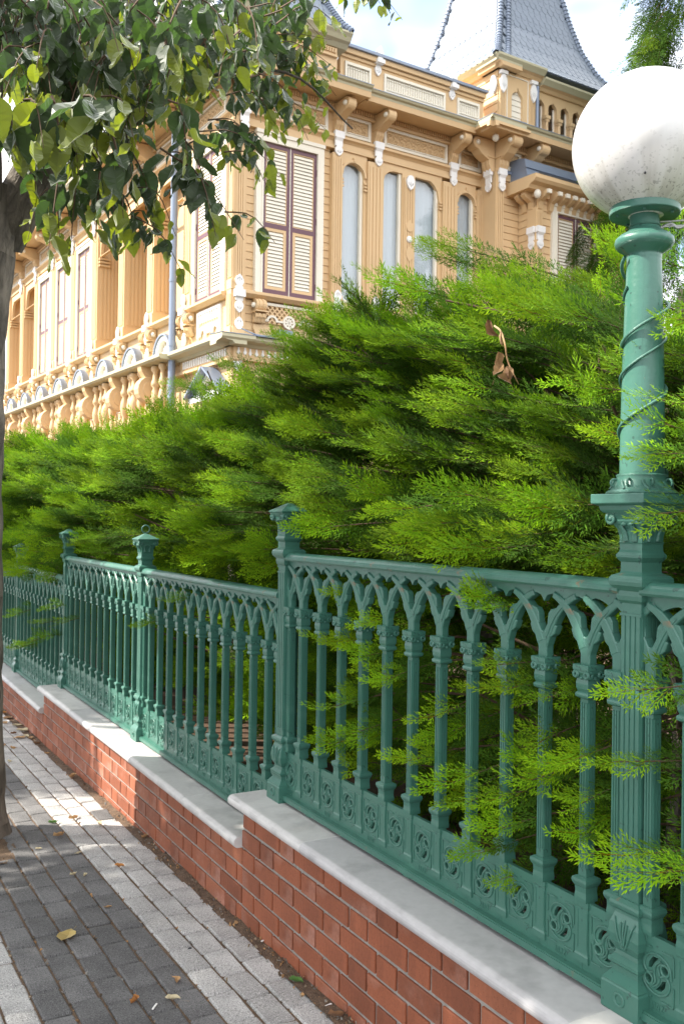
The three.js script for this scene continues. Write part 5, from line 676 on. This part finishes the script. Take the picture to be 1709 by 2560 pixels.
const LEAF = [leafGeo(.114, .066, .35, .14, 1), leafGeo(.104, .056, .55, .4, 2), leafGeo(.126, .068, .25, .08, 3), leafGeo(.092, .046, .75, .3, 4)];
M.leaves = [[.038, .080, .013], [.034, .072, .014], [.042, .085, .012], [.20, .25, .009]].map(c => new THREE.MeshPhysicalMaterial({ color: lin(...c), roughness: 1, transmission: .66, clearcoat: .45, clearcoatRoughness: .3, thickness: 0, side: THREE.DoubleSide, vertexColors: true }));  // last colour: young leaves, yellowed further to suggest sun shining through
const treeMat = new THREE.MeshPhysicalMaterial({ color: lin(.038, .080, .013), roughness: 1, transmission: .66, clearcoat: .45, clearcoatRoughness: .3, thickness: 0, side: THREE.DoubleSide, vertexColors: true });
{
  const g = thing('street_tree', 'broad-leaved street tree with grey trunk at the left edge, leaves hanging in front', 'tree', [0, 0, 0]), rnd = rng(901);
  const bx = 0.748, bs = 5.28, by = groundY(bs) - .03;
  const trunk = taper([[bx - .02, by - .1, -bs], [bx, by + .25, -bs], [bx - .03, 1.2, -bs + .02], [bx - .03, 2.0, -bs + .02], [bx - .015, 2.7, -bs + .02], [bx + .03, 3.35, -bs + .03]], .155, .15, 44, 28, .10, 3);
  { const p = trunk.attributes.position; for (let i = 0; i < p.count; i++) { const y = p.getY(i) - by, k = 1 + .5 * Math.exp(-Math.max(0, y) * 9) + .10 * clamp((p.getY(i) - 2.7) / .7); p.setX(i, bx + (p.getX(i) - bx) * k); p.setZ(i, -bs + (p.getZ(i) + bs) * k); } trunk.computeVertexNormals(); }
  { const p = trunk.attributes.position, uv = trunk.attributes.uv; for (let i = 0; i < p.count; i++) uv.setXY(i, uv.getY(i) * 1.2, p.getY(i)); }
  part('trunk', plain(trunk), M.bark, g);
  const limbs = [[[[bx + .1, 3.1, -bs], [1.05, 3.62, -4.98], [1.32, 4.15, -4.8], [1.6, 4.8, -4.7], [1.7, 5.6, -4.6]], .12, .06], [[[bx - .08, 3.15, -bs], [.2, 3.9, -5.5], [-.4, 4.6, -5.6], [-.9, 5.2, -5.5]], .12, .04], [[[bx, 3.2, -bs + .05], [.65, 3.7, -4.6], [.5, 4.0, -3.6], [.2, 4.15, -2.5]], .09, .03], [[[bx, 3.25, -bs], [.3, 4.1, -4.6], [-.5, 4.7, -3.8], [-1.4, 4.9, -3.1]], .08, .03], [[[1.05, 3.6, -4.98], [1.5, 3.75, -4.4], [2.0, 3.85, -4.2], [2.5, 3.75, -4.4]], .014, .004]];
  for (const [pts, a, b] of limbs) { const t = taper(pts, a, b, 20, 12, .12, 5), uv = t.attributes.uv, p = t.attributes.position; for (let i = 0; i < p.count; i++) uv.setXY(i, uv.getY(i), p.getY(i) + p.getX(i)); part('limb', plain(t), M.bark, g); }
  // twigs with leaves; each leaf hangs
  const L = [], tw = [], tones = [[1, 1, 1], [.88, .91, 1.1], [1.1, 1.06, 1], [5.2, 3.1, .7]];  // last tone repeats the yellow young leaf with its painted backlit glow
  const addLeaf = (p, sc, tone) => { const e = new THREE.Euler(-.25 + (rnd() - .5) * 1.0, rnd() * 6.28, (rnd() - .5) * .8, 'YXZ'), q = new THREE.Quaternion().setFromEuler(e); L.push({ p, q, sc, v: Math.floor(rnd() * 4), tone, d: viewOf(p) }); };
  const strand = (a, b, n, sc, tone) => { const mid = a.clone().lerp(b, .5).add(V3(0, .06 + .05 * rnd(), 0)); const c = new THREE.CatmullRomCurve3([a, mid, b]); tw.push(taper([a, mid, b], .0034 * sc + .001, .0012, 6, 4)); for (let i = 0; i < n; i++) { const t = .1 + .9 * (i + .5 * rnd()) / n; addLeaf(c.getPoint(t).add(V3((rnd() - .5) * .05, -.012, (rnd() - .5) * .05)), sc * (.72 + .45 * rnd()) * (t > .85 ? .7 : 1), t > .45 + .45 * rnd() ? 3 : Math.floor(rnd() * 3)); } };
  // drooping shoots at the fringe of the crown
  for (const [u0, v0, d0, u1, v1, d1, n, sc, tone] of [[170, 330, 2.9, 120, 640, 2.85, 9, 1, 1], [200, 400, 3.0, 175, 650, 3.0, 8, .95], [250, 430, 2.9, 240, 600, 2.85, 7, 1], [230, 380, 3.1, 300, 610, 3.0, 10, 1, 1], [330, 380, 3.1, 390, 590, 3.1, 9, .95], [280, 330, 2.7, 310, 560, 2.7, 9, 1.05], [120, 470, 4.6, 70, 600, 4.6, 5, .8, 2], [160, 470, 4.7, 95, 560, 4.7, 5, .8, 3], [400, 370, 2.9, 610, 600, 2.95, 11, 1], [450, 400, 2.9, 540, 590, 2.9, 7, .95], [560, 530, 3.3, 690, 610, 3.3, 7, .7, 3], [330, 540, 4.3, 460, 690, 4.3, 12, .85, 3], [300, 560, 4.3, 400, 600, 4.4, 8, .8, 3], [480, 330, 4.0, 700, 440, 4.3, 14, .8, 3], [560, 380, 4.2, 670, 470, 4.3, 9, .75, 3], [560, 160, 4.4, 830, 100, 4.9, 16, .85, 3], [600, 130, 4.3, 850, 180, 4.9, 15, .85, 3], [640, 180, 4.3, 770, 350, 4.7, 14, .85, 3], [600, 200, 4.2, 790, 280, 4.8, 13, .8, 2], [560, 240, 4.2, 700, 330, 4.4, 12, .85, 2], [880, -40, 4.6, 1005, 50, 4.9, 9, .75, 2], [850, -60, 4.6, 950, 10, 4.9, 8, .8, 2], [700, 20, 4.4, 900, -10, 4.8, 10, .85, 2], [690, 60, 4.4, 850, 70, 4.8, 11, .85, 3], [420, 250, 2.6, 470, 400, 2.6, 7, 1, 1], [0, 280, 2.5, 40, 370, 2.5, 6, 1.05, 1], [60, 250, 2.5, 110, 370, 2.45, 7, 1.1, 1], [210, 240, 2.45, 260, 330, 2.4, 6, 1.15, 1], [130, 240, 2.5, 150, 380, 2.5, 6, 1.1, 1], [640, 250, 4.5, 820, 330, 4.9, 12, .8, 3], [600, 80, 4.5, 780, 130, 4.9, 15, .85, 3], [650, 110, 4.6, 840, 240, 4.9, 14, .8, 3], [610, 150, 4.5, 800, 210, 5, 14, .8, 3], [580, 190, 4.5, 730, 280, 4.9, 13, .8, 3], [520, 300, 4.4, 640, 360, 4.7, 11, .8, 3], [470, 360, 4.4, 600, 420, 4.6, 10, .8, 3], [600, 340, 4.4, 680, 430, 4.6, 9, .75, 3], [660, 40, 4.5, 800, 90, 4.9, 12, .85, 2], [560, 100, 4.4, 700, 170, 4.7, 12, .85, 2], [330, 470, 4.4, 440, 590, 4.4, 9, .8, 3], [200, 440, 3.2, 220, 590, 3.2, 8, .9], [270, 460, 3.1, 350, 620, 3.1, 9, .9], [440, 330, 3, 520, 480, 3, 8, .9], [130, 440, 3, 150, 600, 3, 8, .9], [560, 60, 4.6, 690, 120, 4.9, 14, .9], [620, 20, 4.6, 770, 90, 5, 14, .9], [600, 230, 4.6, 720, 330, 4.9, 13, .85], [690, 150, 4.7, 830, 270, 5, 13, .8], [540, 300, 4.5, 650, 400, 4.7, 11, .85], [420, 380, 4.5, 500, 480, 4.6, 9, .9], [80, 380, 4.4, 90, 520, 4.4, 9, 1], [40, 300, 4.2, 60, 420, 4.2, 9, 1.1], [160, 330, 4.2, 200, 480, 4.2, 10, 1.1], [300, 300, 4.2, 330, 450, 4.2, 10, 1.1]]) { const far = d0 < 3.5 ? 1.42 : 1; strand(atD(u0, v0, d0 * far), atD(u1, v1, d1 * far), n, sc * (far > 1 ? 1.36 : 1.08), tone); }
  // the body of the crown in view
  const poly = [[-60, -60], [800, -60], [770, 40], [740, 110], [690, 170], [620, 220], [540, 260], [470, 300], [400, 350], [330, 420], [240, 470], [150, 450], [110, 370], [95, 300], [-60, 300]];
  const inside = (x, y) => { let c = false; for (let i = 0, j = poly.length - 1; i < poly.length; j = i++) { const [a, b] = poly[i], [d, e] = poly[j]; if ((b > y) !== (e > y) && x < (d - a) * (y - b) / (e - b) + a) c = !c; } return c; };
  for (let k = 0; k < 350; ) { const u = -60 + 860 * rnd(), v = -60 + 580 * rnd(); if (!inside(u, v)) continue; const d = 3.8 + 1.8 * rnd(), x0 = atD(u, v, d), dir = V3((rnd() - .5), -.55 - .4 * rnd(), (rnd() - .5)).normalize().multiplyScalar(.3 + .14 * rnd()), vv = viewOf(x0.clone().add(dir)); if (!inside(vv[0], Math.min(vv[1] + 20, 999))) { k += .2; continue; } strand(x0, x0.clone().add(dir), 7, 1.08, undefined); k++; }
  // the rest of the crown, above and behind the picture: shaped to shade the pavement and the fence and spare the hedge
  for (let k = 0; k < 6600; k++) { const a = rnd() * 6.283, r = Math.sqrt(rnd()), h = rnd() * 2 - 1, q = V3(-1.6 + 2.6 * r * Math.cos(a), 3.45 + .9 * h * Math.sqrt(1 - r * r * .6), -3.75 + 2.7 * r * Math.sin(a)); const w = viewOf(q); if (q.x > 1.35 || q.y > 3.42 - 1.06 * q.x || q.z < -5.85 - .6 * n3(q.x * 2, q.y * 2, 1, 3) || (w[2] > .2 && w[0] > -80 && w[0] < 1800 && w[1] > -90)) continue; if (n3(q.x * 1.5, q.y * 1.5, q.z * 1.5, 8) < .14) continue; strand(q, q.clone().add(V3((rnd() - .5) * .4, -.2 * rnd(), (rnd() - .5) * .4)), 7, 1.15); }
  const score = o => o.d[2] > 0 && o.d[0] > 0 && o.d[0] < 1709 && o.d[1] > 0 && o.d[1] < 2560 ? 1 / o.d[2] : 0; L.sort((a, b) => score(b) - score(a));
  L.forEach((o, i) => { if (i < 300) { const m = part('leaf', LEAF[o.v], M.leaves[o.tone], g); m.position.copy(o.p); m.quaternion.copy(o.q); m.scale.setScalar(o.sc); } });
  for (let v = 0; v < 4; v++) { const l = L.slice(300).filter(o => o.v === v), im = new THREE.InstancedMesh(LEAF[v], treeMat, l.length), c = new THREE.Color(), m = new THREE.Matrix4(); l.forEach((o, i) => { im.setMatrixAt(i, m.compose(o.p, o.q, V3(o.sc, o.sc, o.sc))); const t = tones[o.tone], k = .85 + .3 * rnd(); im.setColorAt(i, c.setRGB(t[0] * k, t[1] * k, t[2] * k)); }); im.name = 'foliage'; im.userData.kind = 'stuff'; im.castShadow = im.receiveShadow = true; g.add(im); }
  part('twigs', join(tw), M.twig, g).userData.kind = 'stuff';
}
// an unseen street tree added outside the left edge; its crown is clipped to shade the far pavement and wall
{
  const g = thing('street_tree', 'unseen street tree added farther down the pavement to shade the far wall', 'tree', [0, 0, 0]), rnd = rng(931), bx = .7, bs = 11.3, tw = [], L = [];
  part('trunk', boxUV(plain(taper([[bx, groundY(bs) - .1, -bs], [bx - .05, 1.2, -bs], [bx - .1, 2.4, -bs + .05], [bx - .3, 3.3, -bs + .2]], .16, .11, 24, 14, .1, 4))), M.bark, g);
  for (const p of [[[bx - .2, 3.0, -bs + .15], [-.6, 3.6, -10.4], [-1.4, 4.2, -9.4]], [[bx - .2, 3.0, -bs + .15], [-.2, 3.8, -11.6], [-1.2, 4.5, -11.4]], [[bx - .25, 3.1, -bs + .15], [.1, 3.5, -10.2], [-.2, 3.8, -8.9]]]) part('limb', plain(taper(p, .09, .03, 14, 10, .1, 6)), M.bark, g);
  for (let k = 0; k < 3200; k++) { const a = rnd() * 6.283, r = Math.sqrt(rnd()), h = rnd() * 2 - 1, q = V3(-1.5 + 2.3 * r * Math.cos(a), 3.7 + 1.0 * h * Math.sqrt(1 - r * r * .6), -10.0 + 2.35 * r * Math.sin(a)); if (q.y > 3.5 - 1.06 * q.x || q.x > -q.z * .1) continue; if (n3(q.x * 1.5, q.y * 1.5, q.z * 1.5, 18) < .3) continue; for (let j = 0; j < 6; j++) L.push([q.clone().add(V3((rnd() - .5) * .4, (rnd() - .5) * .3, (rnd() - .5) * .4)), new THREE.Quaternion().setFromEuler(new THREE.Euler((rnd() - .5) * .8, rnd() * 6.28, (rnd() - .5) * .6, 'YXZ')), 1.25 * (.8 + .4 * rnd())]); if (k % 3 === 0) tw.push(taper([q, q.clone().add(V3((rnd() - .5) * .4, -.1, (rnd() - .5) * .4))], .004, .002, 3, 4)); }
  for (let v = 0; v < 4; v++) { const l = L.filter((_, i) => i % 4 === v), im = new THREE.InstancedMesh(LEAF[v], treeMat, l.length), m = new THREE.Matrix4(), c = new THREE.Color(); l.forEach((o, i) => { im.setMatrixAt(i, m.compose(o[0], o[1], V3(o[2], o[2], o[2]))); const k = .8 + .4 * rnd(); im.setColorAt(i, c.setRGB(k, k, k)); }); im.name = 'foliage'; im.userData.kind = 'stuff'; im.castShadow = im.receiveShadow = true; g.add(im); }
  part('twigs', join(tw), M.twig, g).userData.kind = 'stuff';
}
// ------------------------------------------------------------------ tall conifer beyond the mansion, upper right
{
  const g = thing('tall_conifer', 'tall dark conifer with hanging branches beyond the mansion, top right', 'tree', [0, 0, 0]), rnd = rng(55), Bl = Plumes(), c = atD(1790, 100, 17), x = c.x, z = c.z;
  part('trunk', boxUV(plain(taper([[x, -.2, z], [x + .05, 6, z], [x, 12, z], [x, 18, z]], .32, .05, 20, 10, .1))), M.bark, g);
  for (let k = 0; k < 520; k++) { const y = 6 + 11 * rnd(), r = (18 - y) * .2 * (0.5 + .6 * rnd()) + .1, a = rnd() * 6.283; plume(Bl, V3(x + r * Math.cos(a), y - .5 * rnd(), z + r * Math.sin(a)), V3(Math.cos(a) * .5, -.75, Math.sin(a) * .5), .9, rnd, { size: 2.6, n: 13, tone: .4 + .25 * rnd(), wood: k % 4 === 0 }); }
  plant(g, Bl);
}
// ------------------------------------------------------------------ dry leaves and litter
function dryLeafGeo(L, W, seed, curl) { const rnd = rng(seed), n = 6, P = [], C = [], pt = (t, e) => { const w = W / 2 * Math.pow(Math.sin(Math.PI * Math.pow(t, .7)), .8) * e * (1 + .35 * (hash(Math.round(t * 12), e + 2, seed) - .5)); return [w * (1 - .3 * curl) + curl * .14 * L * Math.sin(t * 5 + seed), curl * .12 * L * (hash(Math.round(t * 12), e + 9, seed) - .5) + curl * L * .35 * (t - .5) * (t - .5) * 4 * .5 + Math.abs(w) * curl * .9 + .0018, L * (t - .5)]; };
  for (let i = 0; i < n; i++) for (const e of [-1, 1]) { const a = i / n, b = (i + 1) / n, m0 = pt(a, 0), m1 = pt(b, 0), o0 = pt(a, e), o1 = pt(b, e); for (const [p, q, r] of [[m0, o0, m1], [o0, o1, m1]]) { P.push(...p, ...q, ...r); for (let k = 0; k < 9; k++) C.push(.85 + .3 * hash(i, e + 5, seed)); } }
  P.push(0, .002, L * .5, .001, .003, L * .5 + .03, -.001, .003, L * .5 + .03); for (let k = 0; k < 9; k++) C.push(.7); return triGeo(P, C); }
const DL = [dryLeafGeo(.075, .05, 1, .5), dryLeafGeo(.06, .032, 2, .9), dryLeafGeo(.09, .06, 3, .35), dryLeafGeo(.05, .03, 4, .7)];
const dm = (r, gg, b) => new THREE.MeshPhysicalMaterial({ color: lin(r, gg, b), roughness: 1, transmission: .15, thickness: 0, side: THREE.DoubleSide, vertexColors: true });
const DM = { yellow: dm(.42, .31, .10), tan: dm(.40, .24, .11), brown: dm(.20, .10, .045), orange: dm(.36, .15, .035), green: dm(.07, .16, .03), pale: dm(.55, .47, .30) };
function onGround(u, v) { const d = rayOf(u, v), t = (0.062 - EYE) / (d.y - 0.0235 * d.z); return d.multiplyScalar(t).add(V3(0, EYE, 0)); }
for (const [u, v, k, m, sc, rot, label] of [
  [168, 2342, 2, 'yellow', 1.25, 1.2, 'large yellowed fallen leaf on the dark paving'], [455, 2083 - 20, 1, 'yellow', 1.1, .9, 'slim yellow leaf lying between light and dark blocks'], [150, 2090, 1, 'tan', 1.3, 1.0, 'curled tan fallen leaf on the dark band near the tree'], [299, 2168, 3, 'orange', 1.1, .3, 'rust-coloured fallen leaf at the edge of the dark band'], [248, 2063, 1, 'pale', 1.2, 1.5, 'pale yellow fallen leaf on the sunlit light paving'], [362, 2094, 1, 'tan', 1.0, 1.2, 'tan fallen leaf against the wall foot'], [335, 2504, 1, 'orange', 1.0, 1.3, 'small orange fallen leaf near the bottom of the picture'], [432, 2501, 3, 'pale', 1.1, .4, 'pale crumpled fallen leaf near the bottom of the picture'], [440, 2455, 1, 'tan', .9, 1.5, 'thin tan fallen leaf on the dark band'], [740, 2457, 3, 'green', 1.2, .2, 'bright green fallen leaf beside the wall foot'], [845, 2542, 1, 'brown', 1.1, .6, 'brown curled leaf on the earth at the wall foot'], [270, 2270, 3, 'tan', .7, 2, 'small amber leaf scrap beside the light patch'], [135, 2058, 1, 'green', 1.0, .8, 'green fallen leaf on the edge of the dark band'], [97, 2124, 3, 'pale', .7, .5, 'pale leaf scrap beside the tree pit'], [196, 2135, 3, 'pale', .75, 2.2, 'pale round leaf scrap on the dark band, right of the green leaf'], [185, 2187, 1, 'pale', .7, 1, 'thin pale scrap on the dark band, left of a pair'], [212, 2190, 1, 'pale', .7, 1.4, 'thin pale scrap on the dark band, right of a pair'], [186, 2047, 1, 'tan', 1.2, 1, 'large tan leaf at the top of the light strip by the wall'], [10, 1784, 3, 'orange', 1.5, .2, 'orange leaf farthest away against the wall foot'], [22, 1796, 2, 'tan', 1.2, 1, 'broad tan leaf at the far left wall foot'], [12, 1810, 1, 'tan', 1.3, 1.8, 'narrow tan leaf at the far left edge of the paving'], [44, 1815, 0, 'pale', 1.2, .6, 'flat pale leaf in the far heap by the wall'], [48, 1846, 2, 'tan', 1.1, 2, 'wide tan leaf in the middle of the far heap'], [66, 1842, 0, 'pale', 1.1, .2, 'flat pale leaf at the right of the far heap'], [36, 1835, 1, 'brown', 1.2, 1.1, 'brown curled leaf in the far heap'], [78, 1846, 0, 'tan', 1.0, 1.5, 'tan leaf nearest in the far heap'], [34, 1872, 1, 'tan', 1.1, .4, 'narrow tan leaf below the far heap'], [8, 1866, 1, 'tan', 1.1, 1.2, 'narrow tan leaf at the left edge below the far heap'], [95, 1860, 1, 'brown', 1, .7, 'brown leaf touching the wall beyond the far heap'], [55, 1828, 0, 'pale', 1.6, 1.9, 'broad pale leaf lying by the far wall foot'], [118, 1885, 3, 'tan', .9, .5, 'tiny tan leaf at the wall foot past the far heap'], [180, 1944, 1, 'tan', 1.6, 1.35, 'long tan leaf lying across the light blocks by the wall'], [25, 1905, 1, 'pale', .9, .3, 'narrow pale leaf on the far light blocks']]) {
  const p = onGround(u, v), o = part(numbered('fallen_leaf'), DL[k], DM[m], scene, [p.x, p.y + .001, p.z]); o.rotation.set(-.0235, rot * 2.1, 0); o.scale.setScalar(sc); tag(o, label || 'small dry leaf in the scatter on the paving', 'leaf', 'fallen leaves on the pavement');
}
for (const [u, v, w, l, rot, n, label] of [[387, 2519, .007, .04, .9, 'paper_scrap', 'white stub of paper on the dark paving'], [820, 2536 - 20, .008, .03, .2, 'paper_scrap', 'white scrap on the light blocks near the wall'], [656, 2355, .007, .014, .4, 'paper_scrap', 'tiny white scrap on the earth at the wall foot']]) { const p = onGround(u, v), o = part(numbered(n), boxUV(cbox(l, .005, w, .0018)), M.white, scene, [p.x, p.y + .004, p.z]); o.rotation.set(-.0235, rot, 0); tag(o, label, 'litter', 'litter on the pavement'); }
{ const p = onGround(475, 2372), o = part('pebble', boxUV(plain(new THREE.IcosahedronGeometry(.008, 1).scale(1, .5, .8))), M.dark, scene, [p.x, p.y + .002, p.z]); tag(o, 'small dark pebble on a light paving block', 'pebble'); }
{ // dead vine stem with curled leaves caught in the hedge
  const a = onX(1236, 822, 1.78), P = (u, v, x = 1.78) => onX(u, v, x).sub(a), g = thing('dry_vine', 'dead brown stem with curled dry leaves caught in the hedge', 'dry leaves', a.toArray());
  part('stem', plain(taper([P(1235, 815, 1.8), P(1250, 828), P(1262, 865, 1.76), P(1266, 895, 1.77), P(1275, 920), P(1285, 940), P(1295, 960, 1.82)], .0032, .0018, 30, 6)), DM.tan, g);
  const mk = (u, v, x, L, W, rot, m, curl) => { const o = part('dry_leaf', dryLeafGeo(L, W, Math.round(u + v), curl), m, g, P(u, v, x).toArray()); o.rotation.set(...rot); };
  const bm = dm(.16, .08, .032), bm2 = dm(.24, .14, .058);
  mk(1228, 822, 1.77, .06, .036, [1.2, .6, .9], bm, .9); mk(1246, 848, 1.77, .048, .026, [1.5, .2, -.5], bm2, .8); mk(1245, 905, 1.77, .06, .038, [1.5, .4, .4], bm2, .8); mk(1242, 925, 1.76, .058, .038, [1.3, -.5, .7], bm2, .6); mk(1262, 940, 1.77, .052, .036, [1.6, .3, -.6], bm, .8); mk(1258, 952, 1.76, .05, .034, [1.0, .8, .2], bm2, .7); mk(1276, 935, 1.78, .05, .045, [1.4, .1, 1.4], bm2, .6);
}
renderer.render(scene, camera);
